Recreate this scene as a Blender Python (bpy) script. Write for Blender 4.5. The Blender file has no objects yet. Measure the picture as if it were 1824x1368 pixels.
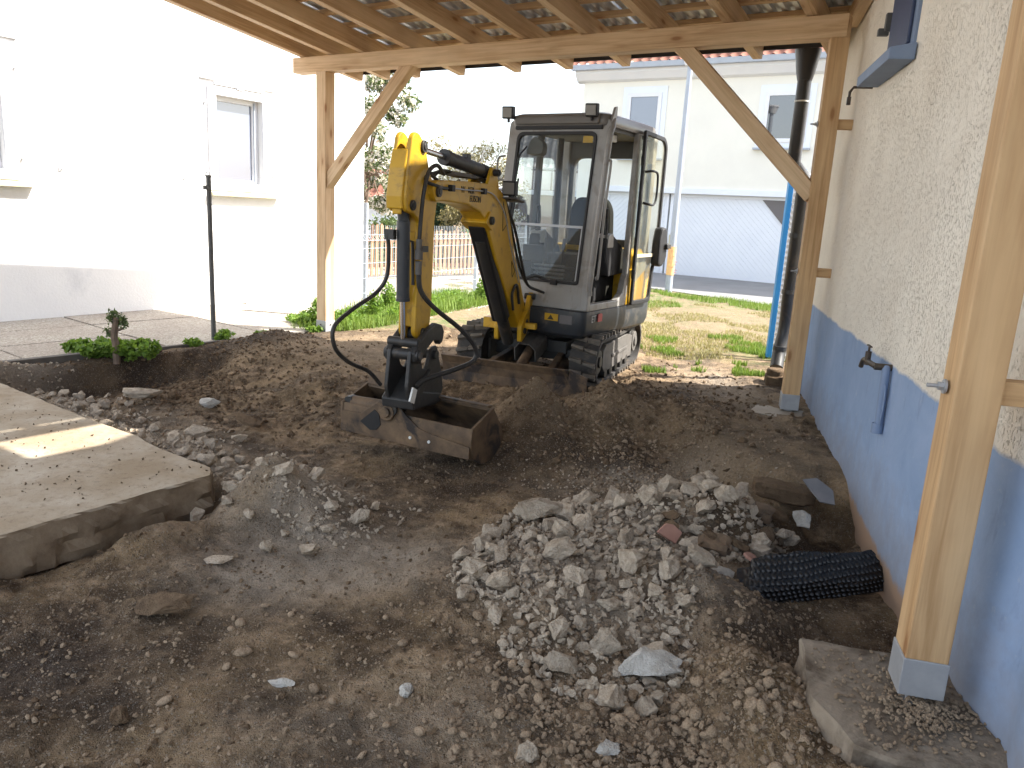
import bpy, bmesh, math, random, bisect
import numpy as np
from math import radians, sin, cos, pi, atan2, hypot, tan
from mathutils import Vector, Matrix
random.seed(5); rng = np.random.default_rng(5)
scene = bpy.context.scene
# ------------------------------------------------------------------ camera, light, exposure
PITCH, ROLL = radians(12.78), radians(3.15)
CAM = np.array([0, 0, 1.45])
cF = np.array([0, cos(PITCH), -sin(PITCH)])
_r = np.array([1, 0, 0.]); _u = np.array([0, sin(PITCH), cos(PITCH)])
cR = cos(ROLL)*_r + sin(ROLL)*_u
cU = -sin(ROLL)*_r + cos(ROLL)*_u
cd = bpy.data.cameras.new('camera'); cam = bpy.data.objects.new('camera', cd)
scene.collection.objects.link(cam); scene.camera = cam
cam.matrix_world = Matrix(((cR[0], cU[0], -cF[0], CAM[0]), (cR[1], cU[1], -cF[1], CAM[1]), (cR[2], cU[2], -cF[2], CAM[2]), (0, 0, 0, 1)))
cd.sensor_width = 36; cd.lens = 36*1352/1824; cd.clip_start = .05; cd.clip_end = 900
SUN_AZ, SUN_EL = radians(91), radians(46)
world = bpy.data.worlds.new('World'); scene.world = world; world.use_nodes = True
wt = world.node_tree; wt.nodes.clear()
def wn(t, **k):
    n = wt.nodes.new(t)
    for a, v in k.items(): setattr(n, a, v)
    return n
sky = wn('ShaderNodeTexSky', sky_type='NISHITA', sun_disc=False, sun_elevation=SUN_EL, sun_rotation=SUN_AZ)
try: sky.dust_density = 2.0; sky.air_density = 1.0
except Exception: pass
tc = wn('ShaderNodeTexCoord'); mp = wn('ShaderNodeMapping'); mp.inputs['Scale'].default_value = (1, 1, 3.2)
nz = wn('ShaderNodeTexNoise'); nz.inputs['Scale'].default_value = 2.1; nz.inputs['Detail'].default_value = 9; nz.inputs['Roughness'].default_value = .55
rp = wn('ShaderNodeValToRGB'); rp.color_ramp.elements[0].position = .36; rp.color_ramp.elements[1].position = .6
mx = wn('ShaderNodeMix', data_type='RGBA'); bg = wn('ShaderNodeBackground'); wo = wn('ShaderNodeOutputWorld')
mx.inputs[7].default_value = (11.8, 11.9, 11.8, 1)
L = wt.links.new
L(tc.outputs['Generated'], mp.inputs[0]); L(mp.outputs[0], nz.inputs['Vector']); L(nz.outputs['Fac'], rp.inputs[0])
mm = wn('ShaderNodeMath', operation='MULTIPLY'); mm.inputs[1].default_value = .35
L(rp.outputs['Color'], mm.inputs[0]); L(mm.outputs[0], mx.inputs[0]); L(sky.outputs[0], mx.inputs[6]); L(mx.outputs[2], bg.inputs[0]); L(bg.outputs[0], wo.inputs[0])
bg.inputs['Strength'].default_value = .13
sd = bpy.data.lights.new('sun', 'SUN'); sd.energy = 4.6; sd.angle = radians(.6); sd.color = (1, .95, .87)
sun = bpy.data.objects.new('sun', sd); scene.collection.objects.link(sun)
sdir = Vector((sin(SUN_AZ)*cos(SUN_EL), cos(SUN_AZ)*cos(SUN_EL), sin(SUN_EL)))
sun.rotation_euler = sdir.to_track_quat('Z', 'Y').to_euler(); sun.location = (20, 0, 30)
vs = scene.view_settings; vs.view_transform = 'Standard'; vs.look = 'None'; vs.gamma = 1; vs.use_curve_mapping = False
vs.exposure = 1.8
scene.render.resolution_x = 1024; scene.render.resolution_y = 768

# ------------------------------------------------------------------ geometry helpers
def ray(px, py): return (cF*1352 + cR*(px-912) - cU*(py-684))/1352
def at(px, py, z=0.0):
    d = ray(px, py); return CAM + d*((z-CAM[2])/d[2])
def atY(px, py, Y):
    d = ray(px, py); return CAM + d*(Y/d[1])
def V(*a): return np.array(a, float)
def unit(v): v = np.array(v, float); return v/np.linalg.norm(v)

class MB:
    def __init__(s): s.v = []; s.f = []; s.lc = []; s.sm = []; s.mi = []; s.cur = 0
    def add(s, vs_, fs, smooth=False, lc=None):
        o = len(s.v); s.v += [tuple(float(c) for c in p) for p in vs_]
        s.lc += [tuple(p) for p in (lc if lc is not None else vs_)]
        for f in fs: s.f.append([o+i for i in f]); s.sm.append(smooth); s.mi.append(s.cur)
        return s
    def box(s, c, dx, dy, dz, hx, hy, hz):
        """centre, three axis vectors, half sizes"""
        c, dx, dy, dz = map(lambda q: np.array(q, float), (c, dx, dy, dz)); r = random.random()*50
        vs_, lc = [], []
        for k in (-1, 1):
            for j in (-1, 1):
                for i in (-1, 1):
                    vs_.append(c+dx*i*hx+dy*j*hy+dz*k*hz); lc.append((i*hx+r, j*hy+r*.37, k*hz+r*.71))
        return s.add(vs_, [(0, 2, 3, 1), (4, 5, 7, 6), (0, 1, 5, 4), (2, 6, 7, 3), (0, 4, 6, 2), (1, 3, 7, 5)], False, lc)
    def abox(s, x0, x1, y0, y1, z0, z1):
        return s.box(((x0+x1)/2, (y0+y1)/2, (z0+z1)/2), (1, 0, 0), (0, 1, 0), (0, 0, 1), abs(x1-x0)/2, abs(y1-y0)/2, abs(z1-z0)/2)
    def beam(s, p, q, w, h, up=(0, 0, 1)):
        p, q = np.array(p, float), np.array(q, float); d = unit(q-p); sd_ = unit(np.cross(d, up)); u = np.cross(sd_, d)
        return s.box((p+q)/2, d, sd_, u, np.linalg.norm(q-p)/2, w/2, h/2)
    def prism(s, poly, o, ax, ay, n, t0, t1):
        """2-D polygon in plane (ax, ay) at o, extruded along n from t0 to t1"""
        o, ax, ay, n = map(lambda q: np.array(q, float), (o, ax, ay, n)); k = len(poly)
        a = [o+ax*x+ay*y+n*t0 for x, y in poly]; b_ = [o+ax*x+ay*y+n*t1 for x, y in poly]
        area = sum(poly[i][0]*poly[(i+1) % k][1]-poly[(i+1) % k][0]*poly[i][1] for i in range(k))
        hand = np.dot(np.cross(ax, ay), n)*(t1-t0)*area
        fs = [list(range(k))[::-1], list(range(k, 2*k))]+[[i, (i+1) % k, (i+1) % k+k, i+k] for i in range(k)]
        if hand < 0: fs = [f[::-1] for f in fs]
        return s.add(a+b_, fs)
    def ring(s, outer, inner, o, ax, ay, n, t0, t1):
        """frame between two loops with the same point count"""
        o, ax, ay, n = map(lambda q: np.array(q, float), (o, ax, ay, n)); k = len(outer)
        P = lambda lst, t: [o+ax*x+ay*y+n*t for x, y in lst]
        vs_ = P(outer, t0)+P(inner, t0)+P(outer, t1)+P(inner, t1); fs = []
        for i in range(k):
            j = (i+1) % k
            fs += [[i, j, k+j, k+i], [2*k+i, 3*k+i, 3*k+j, 2*k+j], [i, 2*k+i, 2*k+j, j], [k+i, k+j, 3*k+j, 3*k+i]]
        return s.add(vs_, fs)
    def tube(s, pts, r, n=8, r2=None, cap=True):
        pts = [np.array(p, float) for p in pts]; N = len(pts); vs_ = []; fs = []
        t = unit(pts[1]-pts[0]); a = np.array([0, 0, 1.]) if abs(t[2]) < .9 else np.array([1., 0, 0]); u = unit(np.cross(t, a)); acc = 0; lc = []
        for i, p in enumerate(pts):
            tt = unit(pts[min(i+1, N-1)]-pts[max(i-1, 0)]); u = unit(u-tt*np.dot(u, tt)); w = np.cross(tt, u)
            rr = r if r2 is None else r+(r2-r)*i/(N-1)
            if i: acc += np.linalg.norm(p-pts[i-1])
            for k in range(n):
                th = 2*pi*k/n; vs_.append(p+(u*cos(th)+w*sin(th))*rr); lc.append((acc, cos(th)*rr, sin(th)*rr))
        for i in range(N-1):
            for k in range(n):
                k2 = (k+1) % n; fs.append([i*n+k, i*n+k2, (i+1)*n+k2, (i+1)*n+k])
        s.add(vs_, fs, True, lc)
        if cap:
            o = len(s.v)-len(vs_); s.f.append([o+k for k in range(n)][::-1]); s.f.append([o+(N-1)*n+k for k in range(n)]); s.sm += [False]*2; s.mi += [s.cur]*2
        return s
    def cyl(s, p, q, r, n=16, r2=None): return s.tube([p, q], r, n, r2)
    def build(s, name, mat, parent=None, bevel=0, sharp=38, label=None, seg=2):
        me = bpy.data.meshes.new(name); root = parent
        while root is not None and root.parent is not None: root = root.parent
        off = np.array(root.location) if root is not None else np.zeros(3)
        me.from_pydata([tuple(np.array(p)-off) for p in s.v], [], s.f)
        me.polygons.foreach_set('use_smooth', s.sm)
        mats = mat if isinstance(mat, (list, tuple)) else [mat]
        for m in mats: me.materials.append(m)
        if len(mats) > 1: me.polygons.foreach_set('material_index', s.mi)
        at_ = me.attributes.new('lc', 'FLOAT_VECTOR', 'POINT'); at_.data.foreach_set('vector', np.array(s.lc, dtype=np.float32).ravel())
        me.update()
        if any(s.sm) and hasattr(me, 'set_sharp_from_angle'): me.set_sharp_from_angle(angle=radians(sharp))
        o = bpy.data.objects.new(name, me); scene.collection.objects.link(o)
        if parent is not None: o.parent = parent
        if bevel:
            b = o.modifiers.new('bevel', 'BEVEL'); b.width = bevel; b.segments = seg; b.limit_method = 'ANGLE'; b.angle_limit = radians(40); b.harden_normals = False
        if label: o['label'] = label
        return o
def npmesh(name, verts, faces, mat, smooth=True, parent=None, attrs=None):
    """fast mesh from arrays; faces (n,3) or (n,4)"""
    verts = np.asarray(verts, dtype=np.float32); faces = np.asarray(faces, dtype=np.int32); k = faces.shape[1]
    if parent is not None: verts = verts-np.array(parent.location, dtype=np.float32)
    me = bpy.data.meshes.new(name); me.vertices.add(len(verts)); me.vertices.foreach_set('co', verts.ravel())
    me.loops.add(faces.size); me.loops.foreach_set('vertex_index', faces.ravel())
    me.polygons.add(len(faces)); me.polygons.foreach_set('loop_start', np.arange(0, faces.size, k, dtype=np.int32))
    me.polygons.foreach_set('loop_total', np.full(len(faces), k, dtype=np.int32))
    me.polygons.foreach_set('use_smooth', np.full(len(faces), smooth))
    for m in (mat if isinstance(mat, (list, tuple)) else [mat]): me.materials.append(m)
    for an, av in (attrs or {}).items():
        a = me.attributes.new(an, 'FLOAT', 'POINT'); a.data.foreach_set('value', np.asarray(av, dtype=np.float32).ravel())
    me.update(calc_edges=True); me.validate()
    o = bpy.data.objects.new(name, me); scene.collection.objects.link(o)
    if parent is not None: o.parent = parent
    return o
def tag(o, label=None, cat=None, group=None, kind=None):
    for k, v in (('label', label), ('category', cat), ('group', group), ('kind', kind)):
        if v: o[k] = v
    return o
def thing(name, loc, label, cat, group=None):
    o = bpy.data.objects.new(name, None); scene.collection.objects.link(o); o.location = tuple(float(c) for c in loc); o.empty_display_size = .1
    return tag(o, label, cat, group)
def copy_tree(src, parent=None):
    c = src.copy(); scene.collection.objects.link(c)
    if parent is not None: c.parent = parent
    for ch in list(src.children): copy_tree(ch, c)
    return c
def rrect(x0, x1, y0, y1, r, k=4):
    out = []
    for cx, cy, a0 in ((x1-r, y1-r, 0), (x0+r, y1-r, 90), (x0+r, y0+r, 180), (x1-r, y0+r, 270)):
        for i in range(k+1):
            a = radians(a0+90*i/k); out.append((cx+r*cos(a), cy+r*sin(a)))
    return out
def roundpoly(pts, r, k=4):
    out = []; n = len(pts)
    for i in range(n):
        p = np.array(pts[i], float); a = np.array(pts[i-1], float)-p; b_ = np.array(pts[(i+1) % n], float)-p
        rr = min(r if not isinstance(r, (list, tuple)) else r[i], np.linalg.norm(a)*.45, np.linalg.norm(b_)*.45); a = unit(a)*rr; b_ = unit(b_)*rr
        for j in range(k+1):
            t = j/k; out.append(tuple(p+a*(1-t)**2+b_*t**2))
    return out
def smooth_path(pts, m=6):
    pts = [np.array(p, float) for p in pts]; P = [2*pts[0]-pts[1]]+pts+[2*pts[-1]-pts[-2]]; out = []
    for i in range(1, len(P)-2):
        for j in range(m):
            t = j/m; out.append(.5*((2*P[i])+(-P[i-1]+P[i+1])*t+(2*P[i-1]-5*P[i]+4*P[i+1]-P[i+2])*t*t+(-P[i-1]+3*P[i]-3*P[i+1]+P[i+2])*t**3))
    out.append(pts[-1]); return out
# numpy gradient-ish noise
def _h(ix, iy, sd_):
    n = (ix*374761393+iy*668265263+sd_*1442695041) & 0x7fffffff
    n = ((n ^ (n >> 13))*1274126177) & 0x7fffffff
    return ((n ^ (n >> 16)) & 0xffff)/65535.0
def vnoise(x, y, sd_=0):
    x = np.asarray(x, float); y = np.asarray(y, float)
    ix = np.floor(x).astype(np.int64); iy = np.floor(y).astype(np.int64); fx = x-ix; fy = y-iy
    ux = fx*fx*(3-2*fx); uy = fy*fy*(3-2*fy)
    a, b_, c, d = _h(ix, iy, sd_), _h(ix+1, iy, sd_), _h(ix, iy+1, sd_), _h(ix+1, iy+1, sd_)
    return (a*(1-ux)+b_*ux)*(1-uy)+(c*(1-ux)+d*ux)*uy
def fbm(x, y, f=1, o=4, sd_=0, rough=.5):
    t = 0; a = 1; s_ = 0; cx, sx = cos(.6), sin(.6)
    for i in range(o):
        t = t+a*(vnoise(x*f, y*f, sd_+i*17)-.5); s_ += a; a *= rough; f *= 2.03; x, y = x*cx-y*sx+3.1, x*sx+y*cx+1.7
    return t/s_*2
def sst(a, b_, x): t = np.clip((x-a)/(b_-a), 0, 1); return t*t*(3-2*t)

# ------------------------------------------------------------------ materials
class NT:
    def __init__(s, name):
        s.m = bpy.data.materials.new(name); s.m.use_nodes = True; s.t = s.m.node_tree; s.t.nodes.clear()
        s.out = s.n('ShaderNodeOutputMaterial')
    def n(s, t, **k):
        x = s.t.nodes.new(t)
        for a, v in k.items(): setattr(x, a, v)
        return x
    def l(s, a, b_): s.t.links.new(a, b_)
    def coord(s, scale=(1, 1, 1), kind='Object', rot=(0, 0, 0)):
        if kind == 'lc': c = s.n('ShaderNodeAttribute', attribute_name='lc').outputs['Vector']
        elif kind == 'world': c = s.n('ShaderNodeNewGeometry').outputs['Position']
        else: c = s.n('ShaderNodeTexCoord').outputs[kind]
        mp_ = s.n('ShaderNodeMapping'); mp_.inputs['Scale'].default_value = scale; mp_.inputs['Rotation'].default_value = rot; s.l(c, mp_.inputs[0]); return mp_.outputs[0]
    def noise(s, co, sc, det=5, rough=.55, dist=0):
        x = s.n('ShaderNodeTexNoise'); s.l(co, x.inputs['Vector']); x.inputs['Scale'].default_value = sc; x.inputs['Detail'].default_value = det; x.inputs['Roughness'].default_value = rough; x.inputs['Distortion'].default_value = dist; return x.outputs['Fac']
    def vor(s, co, sc, feat='F1', out='Distance', rnd=1):
        x = s.n('ShaderNodeTexVoronoi', feature=feat); s.l(co, x.inputs['Vector']); x.inputs['Scale'].default_value = sc; x.inputs['Randomness'].default_value = rnd; return x.outputs[out]
    def ramp(s, fac, stops):
        x = s.n('ShaderNodeValToRGB'); s.l(fac, x.inputs[0]); e = x.color_ramp.elements
        while len(e) < len(stops): e.new(.5)
        for q, (p, c) in zip(e, stops):
            q.position = p; q.color = (c, c, c, 1) if isinstance(c, (int, float)) else (*c, 1)
        return x.outputs['Color']
    def mix(s, fac, a, b_, mode='MIX'):
        x = s.n('ShaderNodeMix', data_type='RGBA', blend_type=mode)
        for i, v in ((0, fac), (6, a), (7, b_)):
            if isinstance(v, (int, float)): x.inputs[i].default_value = v if i == 0 else (v, v, v, 1)
            elif isinstance(v, tuple): x.inputs[i].default_value = (*v, 1)
            else: s.l(v, x.inputs[i])
        return x.outputs[2]
    def math(s, op, a, b_=0.0):
        x = s.n('ShaderNodeMath', operation=op)
        for i, v in ((0, a), (1, b_)):
            if isinstance(v, (int, float)): x.inputs[i].default_value = v
            else: s.l(v, x.inputs[i])
        return x.outputs[0]
    def bump(s, h, strength=.5, dist=.01, normal=None):
        x = s.n('ShaderNodeBump'); x.inputs['Strength'].default_value = strength; x.inputs['Distance'].default_value = dist; s.l(h, x.inputs['Height'])
        if normal: s.l(normal, x.inputs['Normal'])
        return x.outputs[0]
    def pbr(s, col, rough=.8, metal=0, normal=None, spec=.5, **k):
        p = s.n('ShaderNodeBsdfPrincipled')
        for nm, v in (('Base Color', col), ('Roughness', rough), ('Metallic', metal), ('Specular IOR Level', spec)):
            if isinstance(v, (int, float)): p.inputs[nm].default_value = (v, v, v, 1) if nm == 'Base Color' else v
            elif isinstance(v, tuple): p.inputs[nm].default_value = (*v, 1)
            else: s.l(v, p.inputs[nm])
        for nm, v in k.items(): p.inputs[nm.replace('_', ' ')].default_value = v
        if normal: s.l(normal, p.inputs['Normal'])
        s.l(p.outputs[0], s.out.inputs[0]); return s.m
M = {}
def mottled(name, c1, c2, sc=4, rough=.7, bumpd=.003, bsc=60, metal=0, stain=None, stsc=2, st=(.5, .65), spec=.5, kind='Object', scale=(1, 1, 1)):
    t = NT(name); co = t.coord(scale, kind); n1 = t.noise(co, sc, 7, .6)
    col = t.mix(t.ramp(n1, [(.3, 0.), (.7, 1.)]), c1, c2)
    if stain: col = t.mix(t.ramp(t.noise(co, stsc, 8, .65, .6), [(st[0], 0.), (st[1], 1.)]), col, stain)
    nb = t.bump(t.noise(co, bsc, 6, .6), .6, bumpd)
    M[name] = t.pbr(col, rough, metal, nb, spec); return M[name]
# soil
def soil_mat():
    t = NT('soil'); co = t.coord(kind='world')
    n1 = t.noise(co, 1.7, 9, .62, .3); n2 = t.noise(co, 9, 8, .65); n3 = t.noise(co, 60, 6, .7)
    c = t.mix(t.ramp(n1, [(.42, 0.), (.60, 1.)]), (.085, .053, .028), (.34, .235, .13))
    c = t.mix(t.ramp(n2, [(.46, 0.), (.64, 1.)]), c, (.40, .28, .17))
    c = t.mix(t.ramp(t.noise(co, 3.1, 6, .6), [(.49, 0.), (.62, .85)]), c, (.066, .040, .020))
    g = t.n('ShaderNodeAttribute', attribute_name='grey').outputs['Fac']
    s_ = t.n('ShaderNodeAttribute', attribute_name='sand').outputs['Fac']
    c = t.mix(t.math('MULTIPLY', s_, .85), c, t.mix(n2, (.24, .165, .095), (.42, .32, .21)))
    d = t.n('ShaderNodeAttribute', attribute_name='dark').outputs['Fac']
    c = t.mix(t.math('MULTIPLY', d, .8), c, (.055, .038, .028))
    c = t.mix(t.math('MULTIPLY', g, t.ramp(n2, [(.25, .6), (.6, 1.)])), c, (.44, .37, .29))
    gr = t.n('ShaderNodeAttribute', attribute_name='green').outputs['Fac']
    gn = t.ramp(t.noise(co, 5, 6, .7), [(.42, 0.), (.6, 1.)])
    c = t.mix(t.math('MULTIPLY', gr, gn), c, (.13, .19, .05))
    v = t.vor(co, 75, out='Distance'); vc = t.vor(co, 75, out='Color')
    hue = t.n('ShaderNodeSeparateColor'); t.l(vc, hue.inputs[0])
    peb = t.math('MULTIPLY', t.ramp(v, [(.25, 1.), (.42, 0.)]), t.ramp(hue.outputs[0], [(.55, 0.), (.75, 1.)]))
    c = t.mix(t.math('MULTIPLY', peb, .65), c, t.mix(hue.outputs[1], (.17, .115, .07), (.42, .34, .25)))
    v2 = t.vor(co, 210, out='Distance'); h2 = t.n('ShaderNodeSeparateColor'); t.l(t.vor(co, 210, out='Color'), h2.inputs[0])
    c = t.mix(t.math('MULTIPLY', t.ramp(h2.outputs[0], [(.90, 0.), (.97, 1.)]), .5), c, (.38, .34, .29))
    c = t.mix(.5, c, t.ramp(n3, [(.3, .3), (.7, 1.)]), 'MULTIPLY')
    hh = t.math('ADD', t.math('MULTIPLY', n2, 1.2), t.math('ADD', t.math('MULTIPLY', n3, .5), t.math('ADD', t.math('MULTIPLY', peb, .35), t.math('MULTIPLY', v2, -.18))))
    M['soil'] = t.pbr(c, .93, 0, t.bump(hh, 1, .03), .25)
soil_mat()
def wood_mat(name, tint=(1, 1, 1)):
    t = NT(name); co = t.coord((1.2, 26, 26), 'lc'); w = t.noise(co, 1.6, 6, .6, .8)
    co2 = t.coord((.7, 7, 7), 'lc'); w2 = t.noise(co2, 1.2, 3, .5)
    A = tuple(a*b_ for a, b_ in zip((.66, .47, .285), tint)); B = tuple(a*b_ for a, b_ in zip((.47, .31, .17), tint)); C = tuple(a*b_ for a, b_ in zip((.72, .55, .36), tint))
    c = t.mix(t.ramp(w, [(.36, 0.), (.64, 1.)]), A, B); c = t.mix(t.ramp(w2, [(.4, 0.), (.7, .7)]), c, C)
    ck = t.coord((2.2, 6.5, 6.5), 'lc'); k = t.vor(ck, 1.15, rnd=1)
    c = t.mix(t.ramp(k, [(.07, .85), (.15, 0.)]), c, (.25, .115, .045))
    c = t.mix(t.ramp(k, [(.12, .35), (.35, 0.)]), c, (.38, .2, .085))
    c = t.mix(.3, c, t.ramp(t.noise(t.coord((1, 1, 1), 'lc'), 2.2, 4, .6), [(.3, .6), (.7, 1.)]), 'MULTIPLY')
    M[name] = t.pbr(c, .68, 0, t.bump(w, .35, .002), .3)
wood_mat('wood'); wood_mat('wood_warm', (.90, .82, .70))
mottled('concrete', (.30, .255, .20), (.40, .35, .28), 3, .9, .004, 40, stain=(.155, .11, .075), stsc=2.3, st=(.50, .68))
def slab_mat():
    t = NT('slab_concrete'); co = t.coord(kind='world')
    c = t.mix(t.ramp(t.noise(co, 2.2, 8, .6, .4), [(.34, 0.), (.62, 1.)]), (.42, .36, .28), (.29, .225, .15))
    c = t.mix(t.ramp(t.noise(co, 22, 8, .7), [(.52, 0.), (.68, .6)]), c, (.17, .12, .08))
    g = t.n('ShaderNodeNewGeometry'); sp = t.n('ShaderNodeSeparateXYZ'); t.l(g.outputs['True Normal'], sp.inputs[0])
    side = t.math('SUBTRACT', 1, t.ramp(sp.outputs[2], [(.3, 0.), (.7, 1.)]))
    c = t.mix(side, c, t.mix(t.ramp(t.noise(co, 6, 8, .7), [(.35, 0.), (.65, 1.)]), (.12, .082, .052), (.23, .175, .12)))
    M['slab_concrete'] = t.pbr(c, .92, 0, t.bump(t.noise(co, 35, 8, .7), .7, .008), .25)
slab_mat()
def render_wall():
    t = NT('wall_render'); co = t.coord(kind='world')
    sp = t.n('ShaderNodeSeparateXYZ'); t.l(co, sp.inputs[0])
    edge = t.math('ADD', t.math('ADD', sp.outputs[2], -.03), t.math('MULTIPLY', t.noise(co, 4, 6, .65), .06))
    f = t.ramp(t.math('MULTIPLY', t.math('SUBTRACT', edge, BLUE_Z), 60), [(0, 0.), (1, 1.)])
    cw = t.mix(t.ramp(t.noise(co, 2.5, 6, .6), [(.35, 0.), (.7, 1.)]), (.85, .80, .70), (.77, .71, .61))
    cr = t.noise(t.coord((1.5, 1.5, .75), 'world'), 80, 5, .6, 1.0); crm = t.ramp(t.noise(co, 3.2, 4, .6), [(.3, .25), (.65, 1.)])
    pit = t.math('MULTIPLY', t.ramp(cr, [(.55, 0.), (.72, 1.)]), crm); cw = t.mix(t.math('MULTIPLY', pit, .16), cw, (.42, .36, .29))
    cb = t.mix(t.ramp(t.noise(co, 3.5, 8, .65, .5), [(.32, 0.), (.7, 1.)]), (.23, .325, .49), (.30, .39, .56))
    cb = t.mix(t.ramp(t.noise(co, 16, 8, .7), [(.60, 0.), (.70, .6)]), cb, (.38, .44, .54)); cb = t.mix(t.ramp(t.noise(t.coord((1, 1, .35), 'world'), 9, 7, .7, .4), [(.58, 0.), (.72, .45)]), cb, (.14, .19, .30))
    low = t.math('MULTIPLY', t.ramp(t.math('ADD', sp.outputs[2], t.math('MULTIPLY', t.noise(co, 9, 6, .7), .5)), [(.14, 1.), (.62, 0.)]), .7)
    cb = t.mix(low, cb, (.21, .185, .165))
    tan_ = t.ramp(t.math('ADD', sp.outputs[2], t.math('MULTIPLY', t.noise(co, 12, 6, .7), .12)), [(-.0, 1.), (.035, 0.)])
    cb = t.mix(tan_, cb, (.33, .22, .15))
    c = t.mix(f, cb, cw)
    hw = t.math('MULTIPLY', pit, t.math('MULTIPLY', f, -.8))
    h = t.math('ADD', t.math('MULTIPLY', hw, 1.0), t.math('ADD', t.math('MULTIPLY', t.noise(co, 12, 5, .6), .25), t.math('MULTIPLY', f, .3)))
    M['wall_render'] = t.pbr(c, .88, 0, t.bump(h, 1, .008), .3)
BLUE_Z = .80
render_wall()
mottled('white_plaster', (.78, .77, .75), (.72, .71, .70), 2, .9, .006, 40, stain=(.52, .52, .53), stsc=1.2, st=(.56, .85))
mottled('cream_plaster', (.74, .72, .64), (.69, .67, .60), 1.5, .9, .003, 40)
mottled('white_trim', (.70, .70, .70), (.64, .65, .67), 2, .6, .001, 30)
mottled('sill_stone', (.55, .50, .33), (.45, .42, .30), 6, .8, .003, 40)
mottled('yellow_paint', (.56, .33, .014), (.46, .26, .012), 5, .42, .0006, 60, stain=(.13, .08, .025), stsc=7, st=(.54, .74))
mottled('black_steel', (.018, .018, .019), (.035, .033, .03), 8, .5, .002, 40, stain=(.09, .07, .05), stsc=6, st=(.56, .76))
mottled('body_dark', (.022, .026, .032), (.035, .04, .046), 4, .42, .0005, 50, stain=(.13, .11, .09), stsc=6, st=(.52, .80))
mottled('cab_grey', (.31, .30, .28), (.24, .23, .215), 3, .42, .0006, 40, stain=(.15, .12, .09), stsc=6, st=(.50, .76))
mottled('roof_grey', (.12, .115, .105), (.16, .15, .14), 3, .3, .0005, 40)
mottled('interior_grey', (.10, .10, .095), (.07, .07, .068), 4, .7, .001, 60)
mottled('rubber', (.02, .019, .018), (.045, .04, .035), 9, .8, .003, 50, stain=(.13, .10, .075), stsc=8, st=(.52, .72))
mottled('lug_rubber', (.07, .062, .052), (.14, .12, .095), 12, .8, .003, 50, stain=(.17, .14, .11), stsc=18, st=(.48, .66))
mottled('muddy_steel', (.17, .108, .058), (.06, .038, .023), 9, .72, .004, 45, stain=(.025, .018, .015), stsc=3.4, st=(.52, .62), scale=(1, 1, 1))
mottled('track_frame', (.12, .11, .10), (.07, .066, .06), 6, .7, .003, 45, stain=(.05, .04, .035), stsc=8, st=(.55, .72))
mottled('galvanised', (.42, .43, .44), (.33, .34, .36), 14, .5, .001, 60, metal=.35)
mottled('sheet_metal', (.66, .69, .73), (.50, .53, .57), 2, .45, .001, 20, metal=.55)
mottled('gutter_black', (.015, .015, .017), (.025, .025, .027), 3, .4, .0005, 40)
mottled('pipe_black', (.012, .012, .013), (.03, .028, .026), 5, .45, .001, 40, stain=(.08, .055, .04), stsc=4, st=(.6, .8))
mottled('seat_fabric', (.012, .012, .013), (.022, .022, .024), 8, .9, .002, 90)
mottled('hose_rubber', (.012, .012, .012), (.03, .027, .024), 12, .55, .001, 60, stain=(.09, .07, .05), stsc=14, st=(.58, .75))
mottled('blue_trim', (.20, .27, .40), (.16, .22, .34), 5, .6, .001, 40)
mottled('shutter_navy', (.035, .055, .115), (.05, .07, .14), 5, .55, .001, 40)
mottled('panel_blue', (.02, .20, .48), (.03, .25, .55), 3, .4, .001, 40)
mottled('road', (.22, .215, .21), (.17, .165, .16), 1.5, .95, .004, 70)
mottled('rusty_brass', (.10, .08, .06), (.06, .05, .045), 20, .5, .001, 60, metal=.5)
mottled('bark', (.20, .14, .10), (.11, .08, .06), 14, .9, .01, 30)
mottled('picket_wood', (.40, .23, .13), (.28, .16, .10), 6, .85, .002, 40)
mottled('roof_red', (.30, .125, .08), (.22, .09, .06), 4, .8, .004, 20)
mottled('roof_dark', (.07, .067, .07), (.11, .105, .105), 4, .7, .004, 20)
mottled('timber_brown', (.16, .12, .10), (.12, .09, .08), 4, .8, .003, 20)
mottled('brick_clay', (.23, .155, .095), (.15, .10, .06), 14, .9, .01, 40, stain=(.09, .065, .045), stsc=12, st=(.45, .65))
mottled('tile_red', (.40, .22, .16), (.33, .17, .13), 8, .7, .002, 40)
mottled('slate', (.13, .13, .14), (.20, .19, .19), 9, .7, .002, 40)
mottled('garage_white', (.70, .73, .77), (.66, .69, .74), 2, .6, .001, 30)
mottled('pale_metal', (.36, .40, .45), (.31, .34, .39), 5, .45, .001, 30)
mottled('bar_dark', (.075, .075, .075), (.11, .11, .105), 9, .6, .001, 40)
mottled('kerb_dark', (.13, .115, .10), (.09, .08, .07), 8, .9, .003, 40)
mottled('orange_sticker', (.72, .35, .18), (.75, .55, .22), 12, .7, .001, 30)
def chunk_mat(name, a, b_, c_):
    t = NT(name); co = t.coord(kind='Object'); oi = t.n('ShaderNodeObjectInfo')
    n1 = t.noise(co, 9, 7, .65); wco = t.coord(kind='world')
    c = t.mix(t.ramp(n1, [(.35, 0.), (.65, 1.)]), a, b_)
    c = t.mix(t.ramp(t.noise(wco, 16, 7, .7), [(.5, 0.), (.7, .8)]), c, c_)
    c = t.mix(.55, c, t.ramp(oi.outputs['Random'], [(0, .6), (1, 1.)]), 'MULTIPLY')
    M[name] = t.pbr(c, .95, 0, t.bump(t.math('ADD', t.noise(wco, 45, 8, .75), t.math('MULTIPLY', t.vor(wco, 130), -.35)), 1, .012), .2)
chunk_mat('chunk', (.55, .465, .365), (.42, .345, .26), (.24, .175, .115))
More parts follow.
